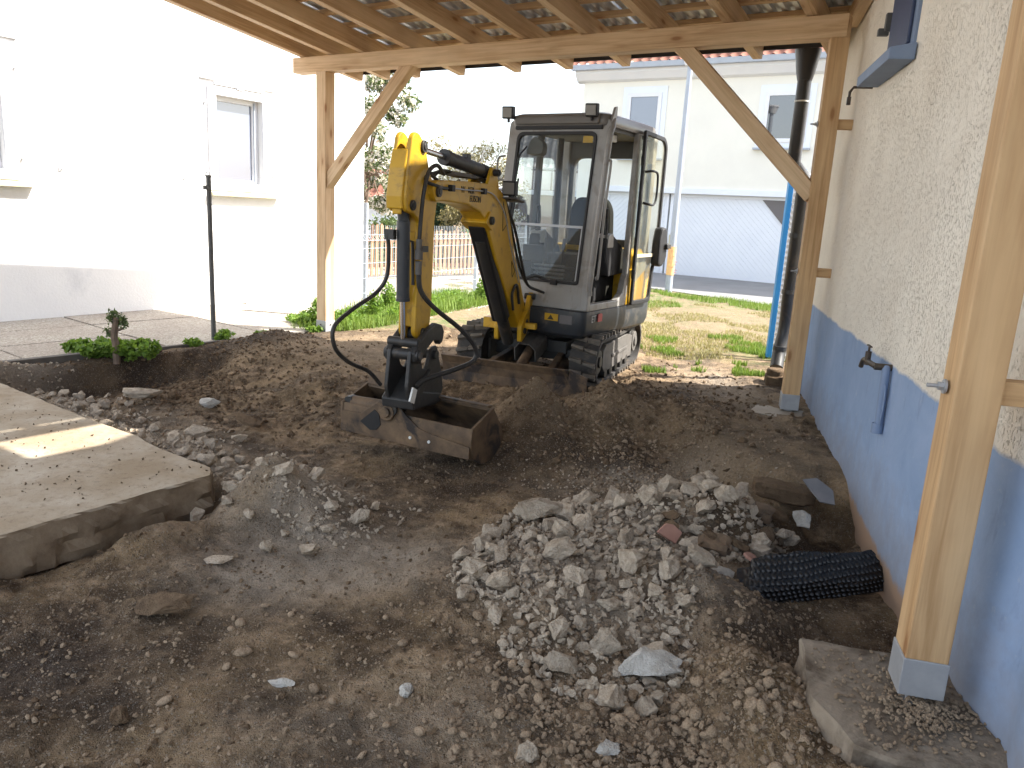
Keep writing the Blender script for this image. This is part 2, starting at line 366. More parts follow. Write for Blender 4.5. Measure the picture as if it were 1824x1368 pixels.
chunk_mat('chunk_pale', (.60, .57, .52), (.48, .45, .40), (.34, .30, .25))
chunk_mat('pebble', (.44, .335, .23), (.31, .225, .15), (.17, .12, .075))
chunk_mat('earthy_chunk', (.20, .138, .085), (.135, .09, .055), (.075, .048, .03))
def paver_mat():
    t = NT('paver'); co = t.coord(kind='world')
    v = t.n('ShaderNodeSeparateColor'); t.l(t.vor(co, 75, out='Color'), v.inputs[0])
    c = t.mix(v.outputs[0], (.22, .185, .15), (.48, .44, .375)); c = t.mix(t.ramp(t.noise(co, 1.4, 6, .6), [(.4, 0.), (.7, .5)]), c, (.24, .19, .155))
    M['paver'] = t.pbr(c, .85, 0, t.bump(t.vor(co, 75), .7, -.006), .35)
paver_mat()
def leaf_mat(name, a, b_, tr=.35):
    t = NT(name); co = t.coord(kind='world'); r_ = t.n('ShaderNodeAttribute', attribute_name='rnd').outputs['Fac']
    c = t.mix(r_, a, b_); p = t.n('ShaderNodeBsdfPrincipled'); t.l(c, p.inputs['Base Color']); p.inputs['Roughness'].default_value = .6; p.inputs['Specular IOR Level'].default_value = .3
    tb = t.n('ShaderNodeBsdfTranslucent'); t.l(t.mix(1, c, (1.0, 1.0, .6), 'MULTIPLY'), tb.inputs[0]); mxs = t.n('ShaderNodeMixShader'); mxs.inputs[0].default_value = tr
    t.l(p.outputs[0], mxs.inputs[1]); t.l(tb.outputs[0], mxs.inputs[2]); t.l(mxs.outputs[0], t.out.inputs[0]); M[name] = t.m
leaf_mat('leaf_green', (.10, .19, .03), (.21, .32, .06), .45); leaf_mat('leaf_tree', (.06, .10, .035), (.16, .20, .09))
leaf_mat('blossom', (.55, .52, .50), (.75, .72, .70)); leaf_mat('leaf_dark', (.03, .055, .03), (.07, .11, .05)); leaf_mat('leaf_beige', (.20, .17, .08), (.32, .27, .14))
leaf_mat('grass', (.11, .19, .03), (.22, .30, .07)); leaf_mat('grass_dry', (.28, .25, .13), (.36, .32, .18))
def glass_mat(name, tint, dust=.06, dustc=(.6, .58, .54), gloss=1.0, base=.0):
    t = NT(name); co = t.coord(kind='Object'); tr = t.n('ShaderNodeBsdfTransparent'); tr.inputs[0].default_value = (*tint, 1)
    gl = t.n('ShaderNodeBsdfGlossy'); gl.inputs['Roughness'].default_value = .02; gl.inputs[0].default_value = (.9, .95, 1, 1)
    fr = t.n('ShaderNodeFresnel'); fr.inputs[0].default_value = 1.5; f = t.math('MINIMUM', t.math('ADD', t.math('MULTIPLY', fr.outputs[0], gloss), base), 1)
    a = t.n('ShaderNodeMixShader'); t.l(f, a.inputs[0]); t.l(tr.outputs[0], a.inputs[1]); t.l(gl.outputs[0], a.inputs[2])
    df = t.n('ShaderNodeBsdfDiffuse'); df.inputs[0].default_value = (*dustc, 1); dn = t.math('MULTIPLY', t.ramp(t.noise(co, 5, 8, .7, .5), [(.3, .35), (.75, 1.)]), dust)
    b_ = t.n('ShaderNodeMixShader'); t.l(dn, b_.inputs[0]); t.l(a.outputs[0], b_.inputs[1]); t.l(df.outputs[0], b_.inputs[2]); t.l(b_.outputs[0], t.out.inputs[0]); M[name] = t.m
glass_mat('cab_glass', (.96, .98, .98), .03, gloss=.25); glass_mat('dusty_glass', (.90, .92, .92), .10, gloss=.3)
glass_mat('door_glass', (.95, .94, .86), .05, gloss=.22)
def window_glass(name, c, r=.03):
    t = NT(name); M[name] = t.pbr(c, r, 0, None, 1.0, Coat_Weight=1.0, Coat_Roughness=.01)
window_glass('house_glass', (.10, .115, .16)); window_glass('dark_glass', (.03, .032, .036))
t = NT('chrome'); M['chrome'] = t.pbr((.62, .62, .62), .16, 1.0)
t = NT('lamp_glass'); M['lamp_glass'] = t.pbr((.22, .22, .21), .2, 0, t.bump(t.vor(t.coord(), 60), .5, .002))
def simple(name, c, r=.6, m=0): t = NT(name); M[name] = t.pbr(c, r, m); return M[name]
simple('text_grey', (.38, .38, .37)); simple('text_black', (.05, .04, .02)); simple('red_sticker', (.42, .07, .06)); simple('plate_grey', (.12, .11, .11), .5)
simple('white_label', (.65, .65, .62)); simple('gasket', (.008, .008, .009), .6)
t = NT('membrane'); M['membrane'] = t.pbr((.007, .007, .008), .38, 0, t.bump(t.noise(t.coord(), 40, 4), .4, .003))
# diamond cut grey sheet inside door
# ------------------------------------------------------------------ world frames
PF = V(2.217, 5.906, 0); PN = V(1.334, 2.162, 0); LP = V(-2.166, 8.592, 0)
wd = unit(PF-PN); wnrm = V(wd[1], -wd[0], 0)                 # along house wall (away), towards house
bb = unit(PF-LP); bout = V(-bb[1], bb[0], 0)                 # along beam to the right, outward (away)
W0 = PF+wnrm*.17
K0 = V(-4.164, 6.067, 0); kd = unit(V(1.88, 2.483, 0)); kn = V(-kd[1], kd[0], 0)   # kerb line
SA = V(-1.538, 3.871, 0); s1 = unit(V(-2.3, 1.64, 0)); s2 = unit(V(-.585, -.914, 0))  # slab corner
FOOT = [at(1425, 1136), at(1443, 1240), at(1485, 1286), at(1521, 1328), at(1599, 1353), V(1.50, 1.84, 0), V(1.62, 2.48, 0), at(1600, 1165)]

# ------------------------------------------------------------------ terrain height
def mound(x, y, cx, cy, h, rx, ry, a=0, p=1.3):
    dx, dy = x-cx, y-cy; ca, sa = cos(a), sin(a); u = (dx*ca+dy*sa)/rx; v = (-dx*sa+dy*ca)/ry
    r = np.sqrt(u*u+v*v); return h*np.exp(-(r**p)*1.1)
def H(x, y, fine=True):
    x = np.asarray(x, float); y = np.asarray(y, float)
    yb = np.interp(x, [-6, -3.6, -2.8, -1.8, -.8, .3, 1.0, 1.4, 1.8, 3], [6.9, 6.5, 7.0, 6.6, 6.3, 6.1, 5.3, 4.7, 4.2, 4.0])
    wob = fbm(x, y, 1.3, 3, 3)*.35
    dug = 1-sst(-.55, .35, y-yb+wob)
    z = -.2*dug
    z = z+.05*fbm(x, y, .7, 3, 9)+.028*fbm(x, y, 2.6, 4, 21)*(.5+dug)
    # trench below the kerb
    kx = (x-K0[0])*kd[0]+(y-K0[1])*kd[1]; kk = (x-K0[0])*kn[0]+(y-K0[1])*kn[1]
    tr = sst(-.95, -.45, kk)*(1-sst(-.28, -.16, kk+.05*fbm(x, y, 4, 3, 5)))*sst(-.6, .2, kx)*(1-sst(1.3, 2.1, kx))
    z = z-.17*tr*(1+.4*fbm(x, y, 5, 3, 35))
    bank = sst(-.30, -.12, kk+.07*fbm(x, y, 3, 3, 31))*(1-sst(3.2, 4.2, kx)); z = z*(1-bank)+(-.015+.02*fbm(x, y, 6, 3, 4))*bank
    z = np.maximum(z, z+mound(x, y, -2.45, 7.75, .13, .45, .3, .9)+mound(x, y, -1.75, 7.1, .04, .5, .3, .5)+mound(x, y, -.85, 8.5, .14, .45, .3, .2))
    z = z+mound(x, y, -1.5, 6.1, .13, .5, .3, -.3)+mound(x, y, -1.15, 5.75, .10, .35, .25, .6)-mound(x, y, -1.9, 6.0, .08, .25, .2, 0)
    # spoil heap in front of the blade
    hp = np.maximum.reduce([mound(x, y, .18, 5.36, .50, .34, .42, .2, 1.3), mound(x, y, .70, 5.46, .44, .36, .42, -.25, 1.3), mound(x, y, -.40, 5.62, .24, .40, .2, -.4, 1.6), mound(x, y, 1.25, 5.50, .16, .6, .5, -.5, 1.6), mound(x, y, .45, 5.30, .22, .5, .45, 0, 1.5)])
    z = z+hp*(1+.16*fbm(x, y, 5, 4, 44))+.02*np.clip(hp*6, 0, 1)*fbm(x, y, 12, 3, 46)
    # rubble heap & pit near the wall
    z = z+mound(x, y, .45, 3.15, .13, .65, .55, .3, 2.2)+mound(x, y, 1.0, 3.75, .10, .55, .3, .3, 2)+mound(x, y, .25, 3.75, .06, .4, .4, 0, 2)
    ws = (x-W0[0])*wnrm[0]+(y-W0[1])*wnrm[1]
    z = z-mound(x, y, 1.60, 3.65, .22, .32, .34, .2, 2.5)-mound(x, y, 1.45, 2.78, .11, .34, .26, .2, 2.5)
    z = z+mound(x, y, .98, 2.95, .10, .30, .2, -.2, 2.5)
    hm = mound(x, y, .5, 3.2, 1, .65, .6, .3, 3)+mound(x, y, 1.1, 3.8, 1, .5, .3, 0, 3)
    z = z+hm*(.035*np.abs(fbm(x, y, 11, 3, 77))+.02)
    z = z+mound(x, y, -1.30, 3.72, .15, .20, .15, .5, 2.6)+mound(x, y, -1.62, 3.28, .12, .30, .12, 1.0, 2.6)+mound(x, y, -1.50, 3.0, .05, .3, .2, 1.0, 2)
    z = z+mound(x, y, .93, 2.22, .17, .22, .5, .1, 3)+mound(x, y, 1.2, 1.72, .12, .45, .2, .1, 3)
    z = z+mound(x, y, 1.15, 3.85, .12, .42, .32, .1, 2.4)
    px_ = at(1468, 948, -.25); z = z-mound(x, y, px_[0], px_[1], .28, .17, .20, .2, 3)
    # shallow hollow on the left, low scar by the path
    z = z-mound(x, y, .15, 4.7, .05, .5, .35, .3, 2)
    # rubble strip beside the slab
    u1 = (x-SA[0])*s1[0]+(y-SA[1])*s1[1]; u2 = (x-SA[0])*s2[0]+(y-SA[1])*s2[1]
    strip = sst(-.62, -.2, u2+.12*fbm(x, y, 3, 2, 71))*(1-sst(-.12, .05, u2))*sst(-.9, -.3, u1)
    z = z+strip*.11
    z = z+mound(x, y, -1.15, 3.78, .12, .36, .28, .3, 2)
    under = sst(-.12, .02, u1)*sst(-.12, .02, u2); z = z*(1-under)+(-.24)*under
    pav = sst(-.06, .02, kk)*sst(-4, -3, kx); z = z*(1-pav)-.06*pav
    # beyond: lawn and yard level
    far = sst(8.6, 10.2, y+(x*.3)); z = z*(1-far)+(.0+.015*fbm(x, y, 1.5, 3, 8))*far
    rut = np.exp(-((x-(1.75+.12*(y-8)))/.35)**2)*sst(6.8, 8, y)*.05*(1-sst(12, 14, y)); z = z-rut
    tu = (x-.371)*-.358+(y-7.248)*-.934; tl = (x-.371)*.934+(y-7.248)*-.358
    fp_ = sst(-1.3, -1.0, tu)*(1-sst(.98, 1.16, tu))*sst(-.95, -.72, tl)*(1-sst(.74, 1.0, tl)); z = z*(1-fp_)+np.minimum(z, -.03+.02*fbm(x, y, 4, 3, 19))*fp_
    if fine:
        near = 1-sst(6.5, 9.5, y); rough = .35+.65*np.clip(fbm(x, y, 1.1, 3, 91)+.6, 0, 1)
        z = z+(.040*fbm(x, y, 5, 5, 51, .62)+.026*np.maximum(fbm(x, y, 15, 4, 61, .6), -.1)+.010*np.abs(fbm(x, y, 38, 2, 67)))*rough*(.3+.7*near)
    return z
GRID = {}
def Hs(x, y):
    xs, ys, Z = GRID['x'], GRID['y'], GRID['z']
    i = min(max(bisect.bisect(xs, x)-1, 0), len(xs)-2); j = min(max(bisect.bisect(ys, y)-1, 0), len(ys)-2)
    u = (x-xs[i])/(xs[i+1]-xs[i]); v = (y-ys[j])/(ys[j+1]-ys[j]); u = min(max(u, 0), 1); v = min(max(v, 0), 1)
    return float((Z[j, i]*(1-u)+Z[j, i+1]*u)*(1-v)+(Z[j+1, i]*(1-u)+Z[j+1, i+1]*u)*v)
def attrs_at(x, y):
    u1 = (x-SA[0])*s1[0]+(y-SA[1])*s1[1]; u2 = (x-SA[0])*s2[0]+(y-SA[1])*s2[1]; nzz = fbm(x, y, 3, 4, 13)
    grey = np.exp(-np.clip(np.abs(u2+.28)/.42, 0, 9)**2)*sst(-1.1, -.4, u1)
    grey = np.maximum(grey, mound(x, y, .45, 3.25, 1, .62, .62, .3, 3)); grey = np.maximum(grey, .9*mound(x, y, .75, 4.5, 1, .55, .22, .3, 2.5))
    grey = np.maximum(grey, 1.0*mound(x, y, -.85, 3.3, 1, .6, .45, .2, 3)); grey = np.maximum(grey, mound(x, y, -1.25, 3.7, 1, .28, .22, .5, 3)); grey = np.maximum(grey, .55*mound(x, y, 1.9, 7.0, 1, .35, 1.0, 0, 2))
    grey = np.maximum(grey, .35*mound(x, y, -.2, 2.2, 1, .8, .3, .1, 2))
    grey = np.clip(grey*(1+nzz*.9), 0, 1)*.85
    sand = np.maximum(np.maximum(mound(x, y, 1.55, 4.7, 1, .5, .7, 0, 3), .8*mound(x, y, 1.95, 6.0, 1, .3, .9, -.2, 3)), .8*mound(x, y, -1.5, 7.6, 1, 1.2, .9, 0, 2.5)); sand = np.maximum(sand, .95*mound(x, y, .3, 5.5, 1, .75, .42, 0, 2.5)); sand = np.maximum(sand, sst(8.2, 10, y)*1.1)
    sand = np.clip(sand*(1+.6*nzz), 0, 1)
    kk = (x-K0[0])*kn[0]+(y-K0[1])*kn[1]; kx = (x-K0[0])*kd[0]+(y-K0[1])*kd[1]
    dark = sst(-.75, -.3, kk+.2*nzz)*(1-sst(-.05, .05, kk))*(1-sst(3, 3.6, kx)); dark = np.maximum(dark, .8*mound(x, y, 1.4, 2.9, 1, .5, .3, 0, 2)); dark = np.maximum(dark, mound(x, y, 1.6, 3.65, 1, .35, .35, 0, 3))
    dark = np.maximum(dark, .9*mound(x, y, .55, 4.85, 1, .9, .28, .1, 2.2)); dark = np.maximum(dark, .8*mound(x, y, -1.7, 2.3, 1, .8, .45, 0, 2)); dark = np.maximum(dark, .7*mound(x, y, .05, 4.75, 1, .9, .45, 0, 2)); dark = np.maximum(dark, .5*mound(x, y, 1.3, 6.2, 1, .5, .5, 0, 2))
    dark = np.clip(dark*(1+.8*nzz), 0, 1)
    green = sst(9.0, 10.6, y)*.35; green = np.maximum(green, .6*mound(x, y, 2.6, 8.8, 1, .8, .8, 0, 3)); green = np.maximum(green, sst(12.6, 13.4, y)*.85)
    green = np.maximum(green, .9*mound(x, y, -1.3, 9.6, 1, 1.2, .9, 0, 4))
    return dict(grey=grey, sand=sand, dark=dark, green=np.clip(green, 0, 1))
def terrain():
    ys = [.9]; 
    while ys[-1] < 19.5: ys.append(ys[-1]+max(.011, .0052*ys[-1]) if ys[-1] < 9 else ys[-1]+.09)
    ys = np.array(ys); xs = np.concatenate([np.arange(-6.6, -4.2, .06), np.arange(-4.2, 2.75, .0155), np.arange(2.75, 7.5, .07)])
    X, Y = np.meshgrid(xs, ys); Z = H(X, Y); GRID.update(x=list(xs), y=list(ys), z=Z)
    nx, ny = len(xs), len(ys); idx = np.arange(nx*ny).reshape(ny, nx)
    F = np.stack([idx[:-1, :-1], idx[:-1, 1:], idx[1:, 1:], idx[1:, :-1]], -1).reshape(-1, 4)
    o = npmesh('ground', np.stack([X, Y, Z], -1).reshape(-1, 3), F, M['soil'], True, None, {k: v for k, v in attrs_at(X, Y).items()})
    tag(o, 'dug brown soil floor with humps and dusty patches', kind='structure')
    # skirt of wide land to the horizon, below
    m = MB(); m.add([(-400, -300, -.32), (400, -300, -.32), (400, 600, -.32), (-400, 600, -.32)], [(0, 1, 2, 3)])
    tag(m.build('land', M['soil']), 'flat land reaching the horizon', kind='structure')
terrain()
# land strips around (street level)
m = MB(); m.add([(-40, 19.45, -.03), (60, 19.45, -.03), (60, 120, -.03), (-40, 120, -.03)], [(0, 1, 2, 3)])
m.add([(7.45, -5, -.03), (60, -5, -.03), (60, 19.45, -.03), (7.45, 19.45, -.03)], [(0, 1, 2, 3)]); m.add([(-40, -5, -.07), (-6.55, -5, -.07), (-6.55, 19.45, -.07), (-40, 19.45, -.07)], [(0, 1, 2, 3)])
tag(m.build('lawn', M['soil']), 'open land around the houses', kind='structure')
FD = unit(V(.86, -.51, 0)); FN = V(-FD[1], FD[0], 0); F0 = V(1.43, 20.8, 0)      # garage facade frame
def FP(s, z, off=0): p = F0+FD*s-FN*off; return V(p[0], p[1], z)
# road: rises a little to the garage
m = MB(); e0, e1 = V(2.917, 16.291, .012), V(4.746, 14.142, .012); ed = unit(e1-e0)
N_ = 14; A_ = [e0+ed*t_ for t_ in np.linspace(-14, 16, N_)]
rows = []
for a in A_:
    c = a+FN*14
    # hit facade line
    k = np.dot(F0-a, FN); c = a+FN*k; rows.append((a, a+FN*k*.5+V(0, 0, .07), V(c[0], c[1], .13)))
for i in range(N_-1):
    for j in range(2): m.add([rows[i][j], rows[i+1][j], rows[i+1][j+1], rows[i][j+1]], [(0, 1, 2, 3)])
tag(m.build('road', M['road']), 'pale grey street in front of the white garage', kind='structure')

# paved path of washed concrete slabs
pv = thing('paved_path', K0, 'path', None); del pv['label']; pv['kind'] = 'structure'; pv['label'] = 'washed concrete paving between the kerb and the white house'
rowsW = .80; base = MB(); 
base.prism([(-5, .0), (11, .0), (11, 3.6), (-5, 3.6)], K0, kd, kn, (0, 0, 1), -.05, -.018); base.build('bedding', M['kerb_dark'], pv)
for i in range(11):
    for j in range(4):
        if j == 3 and i > 12: continue
        a0 = -4.6+i*1.2+.012; b0 = .05+j*rowsW+.008
        mm_ = MB(); dz = random.uniform(-.004, .004)
        mm_.prism([(a0, b0), (a0+1.176, b0), (a0+1.176, b0+rowsW-.016), (a0, b0+rowsW-.016)], K0, kd, kn, (0, 0, 1), -.018, .0+dz)
        mm_.build('paving_slab', M['paver'], pv, .004)
kb = MB(); kb.prism([(-.15, -.04), (1.0, -.04), (1.0, .03), (-.15, .03)], K0, kd, kn, (0, 0, 1), -.12, .035)
tag(kb.build('kerb_edging', M['kerb_dark'], None, .006), 'dark kerb board along the paving at the left edge', 'kerb')
kb = MB(); kb.prism([(1.0, -.02), (3.05, -.02), (3.05, .03), (1.0, .03)], K0, kd, kn, (0, 0, 1), -.10, .012)
tag(kb.build('kerb_edging', M['kerb_dark'], None, .006), 'half buried kerb strip behind the leafy stump and metal pole', 'kerb')
# pale gravel path beyond the mesh fence
m = MB(); pts = [V(-3.6, 9.9, .006), V(-1.2, 9.0, .006), V(.6, 13.0, .006), V(.8, 19.4, .006), V(-6, 19.4, .006)]
m.add([pts[0], V(-2.0, 9.6, .006), V(-.75, 10.9, .006), V(.5, 14.2, .006), V(1.0, 19.4, .006), V(-6, 19.4, .006)], [(0, 1, 2, 3, 4, 5)])
tag(m.build('garden_path', M['paver']), 'pale path beyond the wire fence', kind='structure')

# ------------------------------------------------------------------ concrete slab on the left
def rough_slab(name, poly, z0, z1, mat, bevel=.012, sub=.07, amp=.012, seed=0):
    """polygon slab with chipped wavy rim"""
    poly = [np.array(p, float)[:2] for p in poly]; out = []
    for i in range(len(poly)):
        a, b_ = poly[i], poly[(i+1) % len(poly)]; n = max(1, int(np.linalg.norm(b_-a)/sub))
        for j in range(n): out.append(a+(b_-a)*j/n)
    out = np.array(out); c = out.mean(0); k = len(out)
    d = out-c; d /= np.linalg.norm(d, axis=1)[:, None]
    levels = [(z1, -.006, .7), (z1-.012, 0, 1), (z1*.8+z0*.2, .0, 1.4), (z1*.62+z0*.38, .006, 1.6), (z1*.45+z0*.55, .0, 2.0), (z1*.25+z0*.75, .004, 2.3), (z0, -.01, 2.5)]
    vs_ = []; 
    for zz, off, am in levels:
        nn = (fbm(out[:, 0]+zz*3, out[:, 1], 6, 3, seed)*.6+fbm(out[:, 0]+zz*9, out[:, 1]-zz*5, 24, 3, seed+9)*.9)*amp*am; hh = fbm(out[:, 0], out[:, 1]+zz*7, 6, 3, seed+5)*amp*.4*(1 if zz < z1-.001 else .3)
        P = out+d*(nn+off)[:, None]; vs_ += [(p[0], p[1], zz+q) for p, q in zip(P, hh)]
    fs = [list(range(k))]
    for l in range(len(levels)-1): fs += [[l*k+i, (l+1)*k+i, (l+1)*k+(i+1) % k, l*k+(i+1) % k] for i in range(k)]
    area = sum(out[i][0]*out[(i+1) % k][1]-out[(i+1) % k][0]*out[i][1] for i in range(k))
    if area < 0: fs = [f[::-1] for f in fs]
    m = MB(); m.add(vs_, fs); m.sm = [False]+[True]*(len(fs)-1)
    return m.build(name, mat, None, 0, 24)
sp_ = [SA+s2*.07-s1*.0, SA+s2*.03+s1*.05, SA+s1*.10, SA+s1*.6+s2*.015, SA+s1*.9-s2*.02, SA+s1*1.5+s2*.01, SA+s1*4.2, SA+s1*4.2+s2*4.2, SA+s2*4.2]
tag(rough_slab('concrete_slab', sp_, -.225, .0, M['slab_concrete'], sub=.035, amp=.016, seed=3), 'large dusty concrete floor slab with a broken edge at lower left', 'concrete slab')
mottled('footing_concrete', (.20, .155, .11), (.30, .25, .19), 7, .95, .02, 28, stain=(.085, .06, .038), stsc=4, st=(.44, .62))
tag(rough_slab('concrete_footing', FOOT, -.34, .0, M['footing_concrete'], amp=.02, seed=8), 'weathered concrete footing pad under the nearest wooden post', 'concrete footing')
pd = [at(1335, 738), at(1425, 755), at(1432, 735), at(1395, 722), at(1345, 726)]
tag(rough_slab('concrete_pad', pd, -.06, .022, M['concrete'], sub=.05, amp=.02, seed=14), 'thin concrete pad under the far wooden post by the blue wall', 'concrete pad')

# ------------------------------------------------------------------ rocks
def rock_mesh(name, seed, npts=16, flat=(1, 1, .7), sub=0, rough=.0, mat='chunk'):
    r = random.Random(seed); bm = bmesh.new()
    for _ in range(npts):
        v = Vector((r.gauss(0, 1), r.gauss(0, 1), r.gauss(0, 1))); v.normalize(); v *= r.uniform(.42, .55)
        bm.verts.new((v.x*flat[0], v.y*flat[1], v.z*flat[2]))
    res = bmesh.ops.convex_hull(bm, input=bm.verts); bmesh.ops.delete(bm, geom=[g for g in set(res['geom_interior']+res['geom_unused']) if isinstance(g, bmesh.types.BMVert)], context='VERTS')
    if sub:
        bmesh.ops.subdivide_edges(bm, edges=bm.edges, cuts=sub, use_grid_fill=True)
        bmesh.ops.triangulate(bm, faces=bm.faces)
        co_ = np.array([v.co[:] for v in bm.verts]); a_ = fbm(co_[:, 0]*2+seed+co_[:, 2], co_[:, 1]*2+co_[:, 2]*1.7+seed, 2.0, 3, seed); b2_ = fbm(co_[:, 0]+co_[:, 2]*.7, co_[:, 1]-co_[:, 2]*.9, 9, 3, seed+3, .65)
        for v, q1, q2 in zip(bm.verts, a_, b2_): v.co = v.co*(1+q1*rough*1.5+q2*rough*.85)
    bmesh.ops.recalc_face_normals(bm, faces=bm.faces)
    me = bpy.data.meshes.new(name); bm.to_mesh(me); bm.free(); me.materials.append(M[mat]); return me
def pebble_mesh(name, seed, mat='pebble'):
    r = random.Random(seed); bm = bmesh.new(); bmesh.ops.create_icosphere(bm, subdivisions=2, radius=.5)
    sx, sy, sz = r.uniform(.85, 1.15), r.uniform(.6, .9), r.uniform(.45, .65); ph = r.uniform(0, 6)
    for v in bm.verts:
        p = v.co; k = 1+.10*sin(3*p.x+ph)+.08*sin(4*p.y+2*p.z+ph*2); v.co = Vector((p.x*sx*k, p.y*sy*k, p.z*sz*k))
    for f in bm.faces: f.smooth = True
    me = bpy.data.meshes.new(name); bm.to_mesh(me); bm.free(); me.materials.append(M[mat]); return me
CH = [rock_mesh('chunk', 10+i, 17, (1, random.uniform(.65, .95), random.uniform(.5, .8)), 2, .17) for i in range(16)]
CHe = [rock_mesh('earthy_chunk', 60+i, 16, (1, .8, .6), 2, .2, 'earthy_chunk') for i in range(5)]
PEB = [pebble_mesh('pebble', 30+i) for i in range(8)]
def place(me, name, x, y, s, label, cat, group=None, sink=.25, rot=None, z=None):
    o = bpy.data.objects.new(name, me); scene.collection.objects.link(o)
    ss = s if isinstance(s, (tuple, list)) else (s, s, s)
    o.rotation_euler = rot if rot else (random.uniform(-.5, .5), random.uniform(-.5, .5), random.uniform(0, 6.28)); o.scale = ss
    o.location = (x, y, (Hs(x, y)+ss[2]*.35*(1-sink*2)) if z is None else z)
    return tag(o, label, cat, group)
def merged(name, items, label, mat):
    """items: (mesh, x,y,z,scale,rot) joined in one object of uncountable bits"""
    cache = {}; Vs, Fs = [], []; o = 0
    for me, x, y, z, s, e in items:
        if me.name not in cache:
            vv = np.empty(len(me.vertices)*3); me.vertices.foreach_get('co', vv); vv = vv.reshape(-1, 3); ff = []
            for p in me.polygons:
                q = list(p.vertices)
                for i in range(1, len(q)-1): ff.append((q[0], q[i], q[i+1]))
            cache[me.name] = (vv, np.array(ff))
        vv, ff = cache[me.name]; R_ = np.array(Matrix.Rotation(e[2], 3, 'Z') @ Matrix.Rotation(e[1], 3, 'Y') @ Matrix.Rotation(e[0], 3, 'X'))
        Vs.append((vv*s)@R_.T+np.array([x, y, z])); Fs.append(ff+o); o += len(vv)
    ob = npmesh(name, np.concatenate(Vs), np.concatenate(Fs), mat, False); ob['kind'] = 'stuff'; ob['label'] = label; return ob
lowCH = [rock_mesh('crumb', 200+i, 9, (1, .8, .65)) for i in range(8)]
def lowpeb(seed):
    r = random.Random(seed); bm = bmesh.new(); bmesh.ops.create_icosphere(bm, subdivisions=1, radius=.5)
    for v in bm.verts: v.co = Vector((v.co.x*1.1, v.co.y*r.uniform(.7, .85), v.co.z*.6))*r.uniform(.93, 1.07)
    me = bpy.data.meshes.new('gravel_bit'); bm.to_mesh(me); bm.free(); return me
LP_ = [lowpeb(i) for i in range(6)]
def re(): return (random.uniform(-.9, .9), random.uniform(-.9, .9), random.uniform(0, 6.28))
# individual concrete chunks: heap (175) and strip (120)
HEAPPOLY = [(790, 1030), (870, 935), (960, 890), (1060, 880), (1200, 868), (1330, 885), (1410, 935), (1390, 985), (1300, 1010), (1235, 1060), (1240, 1180), (1150, 1230), (1000, 1215), (900, 1150), (860, 1080)]
def inside(p, poly):
    x, y = p; c = False; j = len(poly)-1
    for i in range(len(poly)):
        xi, yi = poly[i]; xj, yj = poly[j]
        if (yi > y) != (yj > y) and x < (xj-xi)*(y-yi)/(yj-yi)+xi: c = not c
        j = i
    return c
HW = [tuple(at(px, py, -.12)[:2]) for px, py in HEAPPOLY]
hx0, hx1 = min(p[0] for p in HW), max(p[0] for p in HW); hy0, hy1 = min(p[1] for p in HW), max(p[1] for p in HW)
def rand_in(poly, x0, x1, y0, y1):
    while True:
        p = (random.uniform(x0, x1), random.uniform(y0, y1))
        if inside(p, poly): return p
pts_h = []
def far_enough(p, lst, d):
    return all((p[0]-q[0])**2+(p[1]-q[1])**2 > (d*.5+q[2]*.5)**2*.85 for q in lst)
k = 0; tries = 0
while k < 185 and tries < 12000:
    tries += 1
    s = random.choice([.13, .11, .10, .09, .08, .07, .065, .06, .055, .055, .05, .05]) if k > 24 else random.uniform(.10, .155)
    x, y = rand_in(HW, hx0, hx1, hy0, hy1)
    if not far_enough((x, y), pts_h, s): continue
    pts_h.append((x, y, s)); k += 1
    place(random.choice(CH), 'concrete_chunk', x, y, s*random.uniform(1.0, 1.25), ('large ' if s > .09 else 'small ')+'grey concrete lump '+('at the near foot of the rubble heap' if y < 2.75 else 'on the left flank of the rubble heap' if x < .15 else 'on the far rim of the rubble heap' if y > 3.75 else 'on the right side of the rubble heap toward the membrane' if x > .75 else 'in the middle of the rubble heap'), 'rubble', 'concrete lumps of the rubble heap', .15)
k = 0; tries = 0; pts_s = []
while k < 110 and tries < 6000:
    tries += 1
    u = random.uniform(-.75, 3.2); w = -abs(random.gauss(.24, .17)) - .03
    if u < 0: w += random.uniform(0, .35)
    p = SA+s1*u+s2*w; s = random.uniform(.05, .13)
    if not far_enough(p, pts_s, s) or (u > 0 and w > -.02) : continue
    pts_s.append((p[0], p[1], s)); k += 1
    place(random.choice(CH), 'concrete_chunk', p[0], p[1], s, 'grey concrete fragment '+('at the near tip of the rubble strip beyond the slab corner' if u < .1 else 'in the far stretch of the rubble strip along the slab' if u > 1.6 else 'in the middle of the rubble strip along the slab'), 'rubble', 'concrete fragments beside the slab', .1)
items = []
for _ in range(4200):
    x, y = rand_in(HW, hx0, hx1, hy0, hy1); s = .010+.045*random.random()**1.8; items.append((random.choice(lowCH), x, y, Hs(x, y)+s*.2, s, re()))
for _ in range(2600):
    u = random.uniform(-.9, 3.4); w = -abs(random.gauss(.26, .22))+.02; p = SA+s1*u+s2*w; s = random.uniform(.01, .04)
    if u > 0 and w > 0: continue
    items.append((random.choice(lowCH), p[0], p[1], Hs(p[0], p[1])+s*.2, s, re()))
for _ in range(500):
    x, y = random.gauss(.78, .30), random.gauss(4.45, .16); s = random.uniform(.008, .025); items.append((random.choice(lowCH), x, y, Hs(x, y)+s*.2, s, re()))
merged('concrete_crumbs', items, 'small grey concrete crumbs strewn over the heap and along the slab', M['chunk'])
